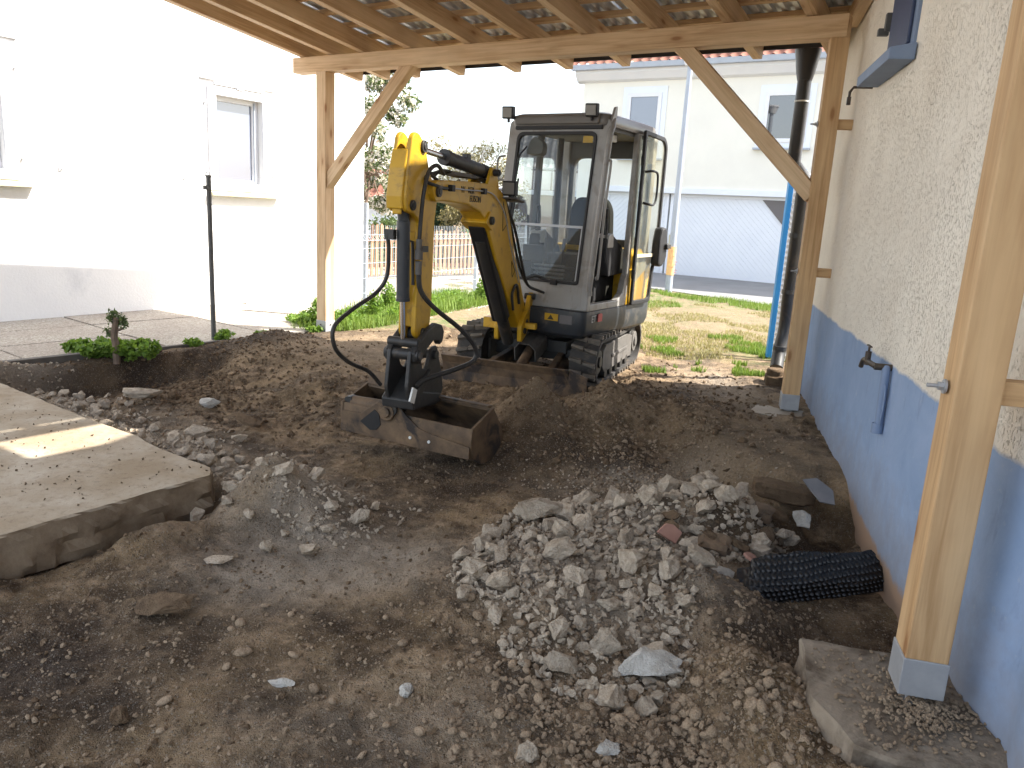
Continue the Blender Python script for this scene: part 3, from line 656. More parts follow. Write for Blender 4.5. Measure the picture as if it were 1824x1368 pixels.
# brown gravel strewn over the floor
items = []
def gravel(n, fx, fy, s0, s1_):
    for _ in range(n):
        x, y = fx(), fy(); s = s0+(s1_-s0)*random.random()**2.5
        u1 = (x-SA[0])*s1[0]+(y-SA[1])*s1[1]; u2 = (x-SA[0])*s2[0]+(y-SA[1])*s2[1]
        if u1 > -.03 and u2 > -.03: continue
        if np.dot(V(x, y, 0)-W0, wnrm) > -.02: continue
        items.append((random.choice(LP_ if random.random() < .6 else lowCH), x, y, Hs(x, y)+s*.12, s, re()))
g = random.gauss; u_ = random.uniform
gravel(3800, lambda: u_(-1.9, 1.3), lambda: 1.75+abs(g(0, 1.1)), .006, .026)
gravel(2600, lambda: g(.5, .35), lambda: g(2.2, .28), .010, .042)
gravel(900, lambda: g(1.15, .25), lambda: g(2.75, .3), .008, .03)
gravel(1400, lambda: g(.9, .4), lambda: g(5.0, .35), .01, .04)
gravel(1500, lambda: u_(-3.2, 2.2), lambda: u_(4.2, 8.0), .01, .035)
gravel(900, lambda: g(1.28, .13), lambda: g(2.12, .12), .006, .02)
merged('gravel', items, 'brown gravel and crumbs scattered over the dug soil', M['pebble'])
items = []
def crumbs(n, fx, fy, s0, s1_, slab=False):
    for _ in range(n):
        x, y = fx(), fy(); s = s0+(s1_-s0)*random.random()**2.2
        u1 = (x-SA[0])*s1[0]+(y-SA[1])*s1[1]; u2 = (x-SA[0])*s2[0]+(y-SA[1])*s2[1]; on = u1 > .03 and u2 > .03
        if on != slab or (not slab and u1 > -.03 and u2 > -.03) or np.dot(V(x, y, 0)-W0, wnrm) > -.02: continue
        items.append((random.choice(lowCH), x, y, (.002 if slab else Hs(x, y))+s*.15, s, re()))
crumbs(1300, lambda: g(-2.5, .45), lambda: g(7.2, .6), .008, .05); crumbs(900, lambda: g(-1.4, .5), lambda: g(5.9, .45), .008, .05)
crumbs(1800, lambda: g(-3.0, .5), lambda: g(6.2, .35), .012, .06); crumbs(1600, lambda: u_(-1.9, 1.3), lambda: u_(1.8, 4.6), .008, .035)
crumbs(1200, lambda: g(.5, .5), lambda: g(5.2, .4), .008, .04); crumbs(900, lambda: g(1.3, .5), lambda: g(6.2, .8), .01, .06)
crumbs(500, lambda: g(-.3, .6), lambda: g(7.6, .8), .012, .06)
merged('soil_crumbs', items, 'crumbly brown soil bits over the humps and the floor', M['earthy_chunk'])
items = []; crumbs(1600, lambda: u_(-4.5, -1.5), lambda: u_(2.6, 6.2), .004, .022, True); merged('slab_grit', items, 'fine soil grit lying on the concrete slab', M['earthy_chunk'])
items = []
for _ in range(900):
    x, y = (random.gauss(1.33, .07), random.gauss(2.08, .06)) if random.random() < .6 else (u_(1.08, 1.5), u_(1.9, 2.42)); sz = random.uniform(.005, .02)
    if inside((x, y), [tuple(p[:2]) for p in FOOT]): items.append((random.choice(LP_), x, y, .004+sz*.2+max(0, .02-.12*hypot(x-1.33, y-2.1)), sz, re()))
merged('footing_gravel', items, 'fine gravel heaped around the steel foot of the nearest post', M['pebble'])
# individual pebbles (largest ones, near)
for i in range(120):
    x, y = (random.gauss(.45, .33), random.gauss(2.22, .24)) if i < 75 else (u_(-1.3, 1.1), u_(1.85, 2.9))
    if not (1.75 < y < 3.1): y = u_(1.9, 2.6)
    place(random.choice(PEB), 'pebble', x, y, random.uniform(.03, .055), 'small rounded brown pebble '+('among the gravel at the near foot of the heap' if i < 75 else 'in the open near soil left of the gravel' if x < .1 else 'in the near soil beside the concrete footing'), 'pebble', 'rounded pebbles on the near soil', .25)
# clods on the spoil heap and around
for i in range(60):
    x, y = random.gauss(.75, .5), random.gauss(5.0, .28)
    if i > 35: x, y = random.gauss(-1.6, .5), random.gauss(5.6, .4)
    place(random.choice(CHe), 'soil_clod', x, y, random.uniform(.04, .085), ('brown soil clod at the foot of the spoil heap' if i <= 35 else 'brown soil clod on the humps left of the bucket'), 'clod', 'soil clods near the bucket', .3)
# distinct stones
def special(me_i, name, px, py, s, label, cat, mat=None, rot=None, flat=None, sink=.25, zg=-.18, sub=None):
    p = at(px, py, zg); 
    for _ in range(3): p = at(px, py, Hs(p[0], p[1])+.02)
    me = rock_mesh(name, me_i, 22, flat or (1, .75, .6), 4 if s > .15 else 3, .17, mat or 'chunk'); 
    if zg > -.17: p = at(px, py, zg); return place(me, name, p[0], p[1], s, label, cat, None, sink, rot, zg)
    return place(me, name, p[0], p[1], s, label, cat, None, sink, rot)
special(301, 'white_stone', 502, 1211, .075, 'small bright white stone alone on the near soil left of centre', 'stone', 'chunk_pale', (0, 0, 0), (1.2, .6, .4))
special(302, 'pale_stone', 722, 1230, .085, 'upright pale grey angular stone on the near soil', 'stone', 'chunk_pale', (.2, 0, .5), (.7, .7, 1.0))
special(303, 'concrete_shard', 290, 1085, .26, 'low earthy concrete shard tilted out of the soil at lower left', 'rubble', 'earthy_chunk', (0.1, -.12, .1), (1, .5, .28))
special(304, 'concrete_block_fragment', 1150, 1205, .25, 'largest whitish jagged concrete fragment at the near foot of the rubble heap', 'rubble', 'chunk_pale', (.1, .05, .1), (1.1, .5, .42), .1)
special(305, 'flat_stone', 392, 996, .12, 'flat grey stone lying below the slab edge', 'stone', 'chunk', (.1, 0, .4), (1, .7, .2))
special(306, 'brown_block', 213, 1273, .085, 'square brown stone block on the near soil at lower left', 'stone', 'earthy_chunk', (.2, .1, .5), (.8, .8, .8))
special(307, 'grey_stone', 940, 1340, .085, 'grey stone at the bottom edge left of the pale flat one', 'stone', 'chunk', None, (.8, .8, .9))
special(308, 'pale_flat_stone', 1082, 1330, .085, 'pale flat stone at the bottom edge of the photo right of centre', 'stone', 'chunk_pale', (0, 0, .2), (1.1, .7, .45))
special(309, 'round_stone', 408+22, 1158, .055, 'rounded tan stone on the near soil above the small white stone', 'stone', 'pebble', (0, 0, .2), (1.2, .7, .6))
special(310, 'heap_boulder', 845, 1018, .15, 'broad grey lump at the left flank of the rubble heap', 'rubble', 'chunk', None, (1, .8, .7), .1)
special(311, 'heap_boulder', 890, 1045, .16, 'tall upright grey slab piece at the left side of the heap', 'rubble', 'chunk', (.9, .3, .3), (.8, .6, .9), .1)
special(312, 'heap_boulder', 825, 1058, .10, 'wedge shaped lump lowest at the far left of the heap', 'rubble', 'chunk', None, (1, .7, .6), .1)
special(313, 'mortar_lump', 955, 920, .24, 'wide crumbly mortar lump on the crest of the heap', 'rubble', 'chunk', (.3, 0, .2), (1.1, .7, .4), .15)
special(314, 'pale_lump', 1430, 925, .15, 'pale white lump lying above the pit by the blue wall', 'rubble', 'chunk_pale', None, (1, .7, .6), .0, -.1)
special(315, 'upright_lump', 1222, 960, .15, 'upright earthy concrete lump behind the red tile shard', 'rubble', 'chunk', (1.2, .2, .3), (.9, .6, .7), .0, -.1)
special(316, 'mossy_lump', 1355, 968, .14, 'knobbly concrete lump just above the black membrane', 'rubble', 'chunk', None, (1, .8, .7), .0, -.1)
special(317, 'round_lump', 1155, 875, .12, 'rounded concrete lump on the far rim of the rubble heap', 'rubble', 'chunk', None, (1, .8, .8), .0, -.1)
special(318, 'grey_wedge', 1405, 960, .16, 'dark grey pointed wedge of concrete beside the pit', 'rubble', 'chunk', (.9, .4, 1.9), (.9, .5, .6), .0, -.15)
special(319, 'white_lump', 1280, 1025, .15, 'white topped lump touching the left end of the black membrane', 'rubble', 'chunk_pale', (.1, 0, .2), (1.1, .7, .6), .1, -.12)
special(322, 'rubble_block', 310, 705, .12, 'square tan block standing in the trench at the back left', 'rubble', 'earthy_chunk', (0, 0, .3), (.8, .7, .9), .1)
special(323, 'rubble_block', 372, 722, .17, 'pale sloping concrete piece behind the slab rubble', 'rubble', 'chunk_pale', (.1, 0, .2), (1, .7, .45), .1)
special(324, 'rubble_block', 250, 712, .30, 'wide low concrete remnant in the trench', 'rubble', 'chunk', (.1, 0, .4), (1, .6, .3), .15)
special(325, 'rubble_block', 355, 778, .22, 'long grey fragment lying across the rubble strip', 'rubble', 'chunk', (.1, 0, -.3), (1.1, .6, .4), .1)
special(326, 'rubble_plank', 440, 765, .30, 'long earthy fragment behind the rubble strip', 'rubble', 'earthy_chunk', (0, 0.1, -.4), (1.1, .3, .25), .1)
special(327, 'shard', 550, 930, .15, 'triangular concrete shard leaning at the tip of the rubble strip', 'rubble', 'chunk', (1.3, .2, .4), (.6, .5, .9), .1)
special(328, 'shard', 640, 925, .14, 'grey slab piece at the right tip of the rubble strip', 'rubble', 'chunk', (.5, .8, .4), (.7, .5, .9), .1)
def rough_cube(size, seed):
    bm = bmesh.new(); bmesh.ops.create_cube(bm, size=1); bmesh.ops.subdivide_edges(bm, edges=bm.edges, cuts=5, use_grid_fill=True)
    co_ = np.array([v.co[:] for v in bm.verts])*np.array(size); a_ = fbm(co_[:, 0]*9+seed, co_[:, 1]*9+co_[:, 2]*11, 2.0, 4, seed, .6); mn = min(size)
    for v, c_, q in zip(bm.verts, co_, a_):
        k = np.abs(v.co[:]) > .49; cut = .16*mn*max(0, k.sum()-1); d = -np.sign(c_)*k*cut*(.6+.8*abs(q)); v.co = tuple(c_+d+np.array(v.co[:])*q*mn*.35)
    for f in bm.faces: f.smooth = True
    me = bpy.data.meshes.new('block'); bm.to_mesh(me); bm.free(); me.set_sharp_from_angle(angle=radians(32)); return me
for k in range(16):
    q_ = (random.uniform(1175, 1420), random.uniform(868, 990)); p = at(*q_, -.12); sz = random.uniform(.11, .17); place(rock_mesh('broken_concrete', 400+k, 20, (1, random.uniform(.5, .8), random.uniform(.3, .55)), 3, .18, random.choice(['chunk', 'earthy_chunk', 'chunk'])), 'broken_concrete', p[0], p[1], sz, 'bulky broken concrete piece on the heap side toward the blue wall', 'rubble', 'bulky pieces near the wall', .05, None, max(-.10, Hs(p[0], p[1])+.03))
def block(name, px, py, size, rot, label, cat, mat, zg=-.1, lift=.0, bev=.006):
    if min(size) < .03:
        p = at(px, py, zg); r_ = random.Random(px); q = []
        for k in range(6):
            a = 2*pi*(k+r_.uniform(-.3, .3))/6; w = r_.uniform(.45, 1.05); q.append((cos(a)*size[0]*.58*w, sin(a)*size[1]*.58*w))
        m = MB(); m.prism(q, (0, 0, 0), (1, 0, 0), (0, 1, 0), (0, 0, 1), -size[2]/2, size[2]/2); o = m.build(name, M[mat], None, .002); o.location = (p[0], p[1], zg+lift); o.rotation_euler = rot; return tag(o, label, cat)
    if min(size) > .03:
        p = at(px, py, zg); me = rough_cube(size, px); me.materials.append(M[mat]); o = bpy.data.objects.new(name, me); scene.collection.objects.link(o); o.location = (p[0], p[1], zg+lift); o.rotation_euler = rot; return tag(o, label, cat)
    p = at(px, py, zg); m = MB(); m.box((0, 0, 0), (1, 0, 0), (0, 1, 0), (0, 0, 1), size[0]/2, size[1]/2, size[2]/2)
    o = m.build(name, M[mat], None, bev); o.location = (p[0], p[1], zg+lift); o.rotation_euler = rot; return tag(o, label, cat)
block('old_brick', 1335, 912, (.24, .11, .08), (.15, .2, -.35), 'old brown brick lying on the rubble above the pit', 'brick', 'brick_clay', -.08, .02)
block('old_brick', 1270, 980, (.17, .12, .10), (.3, .1, -.2), 'broken brown half brick in front of the red tile shard', 'brick', 'brick_clay', -.1, .02)
block('tile_shard', 1188, 968, (.13, .10, .016), (1.0, .2, .3), 'reddish clay tile shard standing upright in the heap', 'tile shard', 'tile_red', -.06, .06, .003)
block('slate_shard', 1458, 893, (.22, .10, .012), (.7, .5, -.6), 'thin grey slate shard leaning beside the blue wall', 'slate', 'slate', -.03, .06, .002)
block('stone_kerb_piece', 1395, 882, (.34, .12, .10), (.05, .1, -.2), 'long grey stone kerb piece behind the pit', 'stone', 'earthy_chunk', -.06, .02)
block('flat_board_piece', 1262, 900, (.20, .09, .04), (.1, -.35, .5), 'dark tilted stone plate on the far right of the heap', 'stone', 'slate', -.06, .04)
block('tile_shard', 1335, 1003, (.12, .09, .014), (.4, .3, .9), 'flat red tile piece tucked against the membrane end', 'tile shard', 'tile_red', -.12, .03, .003)

# ------------------------------------------------------------------ dimpled membrane
def membrane():
    path = smooth_path([at(1306, 1075, -.2), at(1345, 1082, -.2), at(1410, 1075, -.2), at(1480, 1066, -.19), at(1535, 1058, -.19), at(1572, 1052, -.19)], 22)
    path = np.array(path); n = len(path); hh = 34; Vt = []; Fc = []
    d = np.gradient(path, axis=0); d /= np.linalg.norm(d, axis=1)[:, None]; nr = np.stack([d[:, 1], -d[:, 0], 0*d[:, 0]], -1)
    acc = np.concatenate([[0], np.cumsum(np.linalg.norm(np.diff(path, axis=0), axis=1))])
    t_ = np.linspace(0, acc[-1], 300); px = np.stack([np.interp(t_, acc, path[:, i]) for i in range(3)], -1); nrm_ = np.stack([np.interp(t_, acc, nr[:, i]) for i in range(3)], -1)
    top = .19+.025*np.sin(t_*6)-.05*sst(.0, .12, .12-t_)+.02*fbm(t_, t_*0, 9, 2, 3); rows = 60
    for j in range(rows):
        f = j/(rows-1); h = f*top; bow = .05*np.sin(f*pi)*(1)+(-.10*f)+.016*fbm(t_*3, t_*0+f*2, 2, 3, 5)
        pitch = .027; r = np.floor(h/(pitch*.87)); ux = (t_/pitch+(r % 2)*.5) % 1-.5; uy = (h/(pitch*.87)) % 1-.5
        dm = np.clip(1-(ux*ux+uy*uy)/.13, 0, 1)**.6*.012
        P = px+nrm_*(bow+dm)[:, None]; P[:, 2] = px[:, 2]+h; Vt.append(P)
    Vt = np.array(Vt).reshape(-1, 3); nn = len(t_); idx = np.arange(rows*nn).reshape(rows, nn)
    F = np.stack([idx[:-1, :-1], idx[:-1, 1:], idx[1:, 1:], idx[1:, :-1]], -1).reshape(-1, 4)
    o = npmesh('drainage_membrane', Vt, F, M['membrane'], True); sm = o.modifiers.new('solid', 'SOLIDIFY'); sm.thickness = .003
    tag(o, 'black dimpled drainage membrane bent out of the ground by the blue wall', 'membrane')
membrane()

# ------------------------------------------------------------------ our house on the right
def hw(s, z, off=0.0): p = PF+wd*s+wnrm*(.17+off); return V(p[0], p[1], z)
house = thing('rendered_house', hw(-2, 0), 'house wall on the right with rough cream render above a blue painted base', 'house')
def wall_off(s):
    o = 0.0
    o += .035*np.exp(-((s+4.02)/.10)**2)-.02*np.exp(-((s+3.72)/.12)**2)
    if s > .72: o += -(s-.72)*.35
    o += .006*sin(s*3.1)
    return o
m = MB(); ss_ = list(np.arange(-7, -.0, .05))+list(np.arange(0, 1.02, .03)); zs = [-.7, -.4, -.2, -.1, 0, .2, .5, BLUE_Z, 1.2, 2, 3, 3.8, 4.3]; vs_ = []
for s in ss_:
    for z in zs:
        o_ = wall_off(s); 
        if z <= -.1: o_ += .02*vnoise(np.array([s*7.]), np.array([z*9.]), 3)[0]+(.02 if z < -.15 else 0)
        vs_.append(hw(s, z, o_))
nz_ = len(zs); fs = [[i*nz_+j, (i+1)*nz_+j, (i+1)*nz_+j+1, i*nz_+j+1] for i in range(len(ss_)-1) for j in range(nz_-1)]
m.add(vs_, fs, True)
e = wall_off(ss_[-1]); m.add([hw(ss_[-1], -.7, e), hw(ss_[-1], 4.3, e), hw(ss_[-1], 4.3, 6), hw(ss_[-1], -.7, 6)], [(0, 1, 2, 3)])
m.add([hw(-7, 4.3, 0), hw(-7, 4.3, 6), hw(ss_[-1], 4.3, 6), hw(ss_[-1], 4.3, 0)], [(0, 1, 2, 3)])
m.add([hw(-7, -.7, 0), hw(-7, 4.3, 0), hw(-7, 4.3, 6), hw(-7, -.7, 6)], [(0, 3, 2, 1)])
m.build('wall', M['wall_render'], house, 0, 50)
m = MB(); m.prism([(-.35, 4.12), (3.2, 5.9), (6.4, 4.3), (6.4, 4.2), (3.2, 5.75), (-.35, 4.0)], PF+wnrm*.17, wnrm, (0, 0, 1), wd, -7.2, 1.3); m.build('roof', M['roof_red'], house)
def wbox(m_, s0, s1_, z0, z1, o0, o1): m_.prism([(s0, z0), (s1_, z0), (s1_, z1), (s0, z1)], PF+wnrm*.17, wd, (0, 0, 1), wnrm, o0, o1)
# narrow blue window with sill
m = MB(); wbox(m, -1.60, -.98, 2.42, 3.9, -.012, .02); m.build('window_surround', M['blue_trim'], house, .004)
m = MB(); wbox(m, -1.54, -1.04, 2.44, 3.85, -.03, -.014); sh = m.build('shutter', M['shutter_navy'], house, .004)
m = MB(); wbox(m, -1.0, -.955, 2.62, 2.72, -.05, -.012); wbox(m, -.97, -.93, 2.60, 2.64, -.08, -.02); m.build('shutter_catch', M['bar_dark'], house, .003)
m = MB(); m.prism([(-.13, -.03), (.0, -.03), (.0, .055), (-.13, .03)], hw(-1.66, 2.365), wnrm, (0, 0, 1), wd, 0, .88); m.build('sill', M['blue_trim'], house, .005)
m = MB(); m.tube([hw(-.62, 2.36, 0), hw(-.62, 2.36, -.12), hw(-.62, 2.33, -.14), hw(-.62, 2.28, -.14)], .009, 8); m.box(hw(-.62, 2.275, -.14), wd, wnrm, (0, 0, 1), .015, .012, .025); m.build('shutter_hook', M['rusty_brass'], house, .002)
# tap and down pipe on the wall
T0 = (-2.24, .80); m = MB()
m.tube([hw(T0[0], T0[1], -.0), hw(T0[0], T0[1], -.085)], .017, 10); m.tube([hw(T0[0], T0[1], -.075), hw(T0[0]+.06, T0[1], -.082), hw(T0[0]+.15, T0[1]-.0, -.088)], .014, 10)
m.tube(smooth_path([hw(T0[0]+.15, T0[1], -.088), hw(T0[0]+.21, T0[1]-.0, -.09), hw(T0[0]+.25, T0[1]-.02, -.09), hw(T0[0]+.27, T0[1]-.05, -.09)], 4), .011, 10, .013); m.cyl(hw(T0[0]+.15, T0[1]-.02, -.088), hw(T0[0]+.15, T0[1]+.05, -.088), .015, 10)
tp = m.build('tap', M['rusty_brass'], house)
m = MB(); m.cyl(hw(T0[0]+.15, T0[1]+.05, -.088), hw(T0[0]+.15, T0[1]+.075, -.088), .006, 8); m.beam(hw(T0[0]+.11, T0[1]+.078, -.088), hw(T0[0]+.19, T0[1]+.078, -.088), .014, .007); m.build('tap_handle', M['rusty_brass'], tp, .002)
m = MB(); m.tube(smooth_path([hw(T0[0], T0[1], -.03), hw(T0[0]-.02, T0[1]-.03, -.032), hw(T0[0]-.02, T0[1]-.12, -.03), hw(T0[0]-.02, .50, -.025)], 5), .02, 12); m.cyl(hw(T0[0]-.02, .47, -.03), hw(T0[0]-.02, .52, -.03), .028, 12)
m.tube(smooth_path([hw(T0[0]-.04, T0[1]-.08, -.03), hw(T0[0]-.065, T0[1]-.14, -.03), hw(T0[0]-.065, T0[1]-.22, -.03), hw(T0[0]-.04, T0[1]-.3, -.028)], 4), .005, 6)
m.build('water_pipe', M['blue_trim'], house)
# ------------------------------------------------------------------ carport
cp = thing('timber_carport', LP, 'new spruce carport frame with corrugated metal roof over the dug yard', 'carport')
BZ0, BZ1 = 2.785, 2.94
GD = unit(V(bout[0], bout[1], -.1115)); Rn = unit(np.cross(bb, GD))   # rafter run, going out and down; roof normal
if Rn[2] < 0: Rn = -Rn
def rf(s, g_, up=0.0): p = LP+bb*s+bout*g_; return V(p[0], p[1], BZ1-.1115*g_)+Rn*up
def cbeam(p, q, w, h, name='beam', up=(0, 0, 1), mat='wood', lab=None, bev=.004):
    m = MB(); m.beam(p, q, w, h, up); return m.build(name, M[mat], cp, bev, label=lab)
def lpz(s, z, out=0): p = LP+bb*s+bout*out; return V(p[0], p[1], z)
cbeam(lpz(-.42, (BZ0+BZ1)/2), lpz(5.20, (BZ0+BZ1)/2), .14, BZ1-BZ0)
near_out = float(np.dot(PN-LP, bout)); near_s = float(np.dot(PN-LP, bb))
zb2 = BZ0-.1115*near_out
cbeam(lpz(-.42, zb2+.08, near_out), lpz(near_s+.15, zb2+.08, near_out), .14, .155)
def post(P, z0, z1, dirx=bb, w=.14, mat='wood'):
    m = MB(); c = (z0+z1)/2; dy = V(-dirx[1], dirx[0], 0); m.box((P[0], P[1], c), (0, 0, 1), dirx, dy, (z1-z0)/2, w/2, w/2); m.build('post', M[mat], cp, .005)
    f = MB(); f.box((P[0], P[1], z0-.06), dirx, dy, (0, 0, 1), w/2+.004, w/2+.004, .062); f.box((P[0], P[1], z0-.14), dirx, dy, (0, 0, 1), .03, .03, .12)
    ft = f.build('post_foot', M['galvanised'], cp, .003)
    g_ = MB()
    for a in (dirx, -dy): 
        c_ = V(P[0], P[1], z0-.045)+(a*(w/2+.003))*(1 if a is dirx else 1); g_.cyl(c_, c_+a*.008, .008, 8)
    g_.build('bolt_head', M['rusty_brass'], ft)
post(LP, .13, BZ0); post(PF, .16, BZ0, wd, .128, 'wood_warm'); post(PN, .17, zb2, wd, .124, 'wood_warm')
lp2 = lpz(0, 0, near_out); post(lp2, .1, zb2)
# braces in the front frame
for (a, za, b_, zb) in ((.055, 1.66, 1.15, BZ0+.01), (5.07, 1.72, 3.98, BZ0+.01)):
    m = MB(); p, q = lpz(a, za), lpz(b_, zb); d = unit(q-p); nn = np.cross(d, bout); m.box((p+q)/2, d, bout, nn, np.linalg.norm(q-p)/2+.05, .05, .06); m.build('brace', M['wood'], cp, .004)
m = MB(); p, q = V(*(PN+wd*.06))+V(0, 0, 1.9), V(*(PN+wd*1.0))+V(0, 0, 2.9)
# rafters
S_R = [-.33, .085, .53, 1.14, 1.85, 2.45, 3.06, 3.69, 4.29, 4.90, 5.55, 6.15, 6.75]
for s in S_R:
    g0 = -5.6; g1 = .84
    # cut rafters that start inside the house
    if s > 5.0: g1 = -(s-4.85)/.29
    if g1 < -5.3: continue
    m = MB(); p, q = rf(s+.04, g0, .08), rf(s+.04, g1, .08); m.box((p+q)/2, GD, bb, Rn, np.linalg.norm(q-p)/2, .04, .08); m.build('rafter', M['wood'], cp, .003)
# ledger along the wall
m = MB(); m.beam(hw(.35, BZ1+.06, -.05), hw(-6, BZ1+.70, -.05), .08, .12); m.build('wall_plate', M['wood'], cp, .003)
gl = np.arange(.72, -5.6, -.335)
pc = at(190, 775); rpnt = pc+V(sin(SUN_AZ), cos(SUN_AZ), 0)*(3.25/tan(SUN_EL)); hs_ = float(np.dot(rpnt-LP, bb)); hg_ = float(np.dot(rpnt-LP, bout)); HS, HG = .36, .42
for g_ in gl:
    e_s = min(5.3+max(0, -g_)*.31, 8.2)
    for a_, b_ in (((-.40, hs_-HS), (hs_+HS, e_s)) if abs(g_-hg_) < HG else ((-.40, e_s),)):
        m = MB(); p, q = rf(a_, g_, .182), rf(b_, g_, .182); m.box((p+q)/2, bb, GD, Rn, np.linalg.norm(q-p)/2, .03, .02); m.build('batten', M['wood'], cp, .002)
# corrugated sheets
def sheet(s0, s1_, g0, g1):
    prof = []; x = s0; p_ = .105
    while x < s1_-1e-6:
        for dx, h in ((0, 0), (.028, 0), (.043, .026), (.078, .026), (.093, 0)): prof.append((min(x+dx, s1_), h))
        x += p_
    prof.append((s1_, 0)); vs_ = []
    for s, h in prof: vs_ += [rf(s, g0, .206+h), rf(s, g1, .206+h)]
    m = MB(); m.add(vs_, [[2*i, 2*i+2, 2*i+3, 2*i+1] for i in range(len(prof)-1)]); return m.build('roof_sheet', M['sheet_metal'], cp)
widths = np.arange(-.42, 8.3, .945); ROOF_END = -5.6
for i, s in enumerate(widths):
    e_ = s+.97; top_ = .9 if s < 5 else .9-(s-4.6)/.33
    if e_ < hs_-HS or s > hs_+HS: sheet(s, e_, top_, ROOF_END)
    else:      # gap added out of view to throw a sun patch on the slab
        sheet(s, e_, top_, hg_+HG); sheet(s, e_, hg_-HG, ROOF_END)
        if s < hs_-HS: sheet(s, hs_-HS, hg_+HG, hg_-HG)
        if e_ > hs_+HS: sheet(hs_+HS, e_, hg_+HG, hg_-HG)
# gutter and downpipe
m = MB(); gp = []
for k in range(9): a = pi+pi*k/8; gp.append((cos(a)*.058, sin(a)*.058))
gpo = gp+[(x*.93, y*.93) for x, y in gp[::-1]]
gc = rf(0, .92, .16); m.prism(gpo, gc-V(0, 0, .0), bout, (0, 0, 1), bb, -.45, 5.28); m.build('gutter', M['gutter_black'], cp)
m = MB(); m.prism([(.0, 0), (.012, 0), (.012, .09), (.0, .09)], rf(0, .845, .0)+V(0, 0, .07), bout, (0, 0, 1), bb, -.40, 5.2); m.build('fascia', M['gutter_black'], cp)
hp = rf(4.72, .95, .06); m = MB(); m.tube([hp+V(0, 0, .03), hp-V(0, 0, .06), hp-V(0, 0, .16), hp-V(0, 0, .22)], .11, 20, .06); m.build('downpipe_hopper', M['gutter_black'], cp)
pA = hp-V(0, 0, .2); Yp = pA[1]
pathp = [pA, V(pA[0], pA[1], 2.0), atY(1433, 320, 6.95), atY(1420, 420, 7.05), atY(1406, 520, 7.15), atY(1398, 585, 7.2)]
m = MB(); m.tube(pathp[:2]+[pathp[2]], .058, 16); m.tube([pathp[1], V(pA[0], pA[1], 1.93)], .066, 16); m.build('downpipe', M['pipe_black'], cp)
m = MB(); m.cyl(pathp[1]+V(0, 0, .5), pathp[1]+V(0, 0, .512), .062, 16); m.build('pipe_clip', M['white_label'], cp)
m = MB(); m.tube(smooth_path(pathp[2:]+[atY(1388, 625, 7.15), atY(1383, 655, 7.05)], 4), .06, 16)
for p_ in (pathp[3], pathp[4], atY(1390, 620, 7.15)): m.cyl(p_-V(0, 0, .02), p_+V(0, 0, .02), .068, 16)
m.build('lower_downpipe', M['pipe_black'], cp)
m = MB(); bp = atY(1378, 695, 6.95); m.box((bp[0], bp[1], .02), wd, wnrm, (0, 0, 1), .10, .09, .08); m.cyl((bp[0], bp[1], .08), (bp[0], bp[1], .16), .085, 14); tag(m.build('drain_block', M['earthy_chunk'], None, .02), 'brown block socket under the black downpipe', 'drain')
# spacers and bolts at the wall posts
for (P, z, lab) in ((PN, 1.02, 0), (PF, 1.12, 0), (PF, 2.2, 0)):
    m = MB(); a = P+wnrm*.07; m.box((a[0]+wnrm[0]*.05, a[1]+wnrm[1]*.05, z), wnrm, wd, (0, 0, 1), .052, .03, .035); m.build('spacer_block', M['wood_warm'], cp, .003)
    m = MB(); a = P-wnrm*.07; a = V(a[0], a[1], z); m.cyl(a, a-wnrm*.05, .006, 8); m.cyl(a, a-wnrm*.006, .022, 12); m.cyl(a-wnrm*.006, a-wnrm*.02, .013, 6); m.build('bolt', M['galvanised'], cp)

# blue corrugated panels stack beyond the downpipe
bp_ = thing('blue_panel_stack', (2.95, 8.5, 0), 'blue edged corrugated panels standing upright behind the downpipe', 'panels')
def vpx(pxb, pyb, w, z1, name, mat, corr=False):
    p = at(pxb, pyb, 0); m = MB(); x0 = p[0]; y0 = p[1]
    if not corr: m.abox(x0, x0+w, y0-.03, y0+.03, .0, z1)
    else:
        n = int(z1/.03); vs_ = []
        for i in range(n+1):
            dy = .012*(1 if i % 2 else -1); vs_ += [(x0, y0+dy, i*.03), (x0+w, y0+dy, i*.03)]
        m.add(vs_, [[2*i, 2*i+1, 2*i+3, 2*i+2] for i in range(n)])
    return m.build(name, M[mat], bp_, 0 if corr else .004)
vpx(1364, 636, .055, 2.08, 'panel_edge', 'panel_blue'); vpx(1374, 640, .05, 2.05, 'corrugated_sheet', 'white_trim', True)
vpx(1384, 641, .035, 2.05, 'panel_edge', 'panel_blue'); vpx(1390, 642, .10, 2.03, 'corrugated_sheet', 'white_trim', True)

# ------------------------------------------------------------------ white house on the left
HA = V(-5.542, 8.052, 0); hd = V(.5484, .8362, 0); hn = V(.8362, -.5484, 0)
lh = thing('white_house', HA, 'sunlit white plastered house on the left with one framed window', 'house')
def hb(m_, s0, s1_, z0, z1, o0, o1): m_.prism([(s0, z0), (s1_, z0), (s1_, z1), (s0, z1)], HA, hd, (0, 0, 1), hn, o0, o1)
m = MB()
m.prism([(-6, 0), (-6, 4.7), (5.44, 4.7), (5.44, 0)], HA, hd, (0, 0, 1), hn, -7, -.30)
for (a, b_, c, d) in ((-6, -.95, -.2, 4.7), (-.95, .2, -.2, 1.6), (-.95, .2, 2.75, 4.7), (.2, 2.74, -.2, 4.7), (3.47, 5.44, -.2, 4.7), (2.74, 3.47, -.2, 1.62), (2.74, 3.47, 2.72, 4.7)): hb(m, a, b_, c, d, -.30, 0)
m.build('wall', M['white_plaster'], lh)
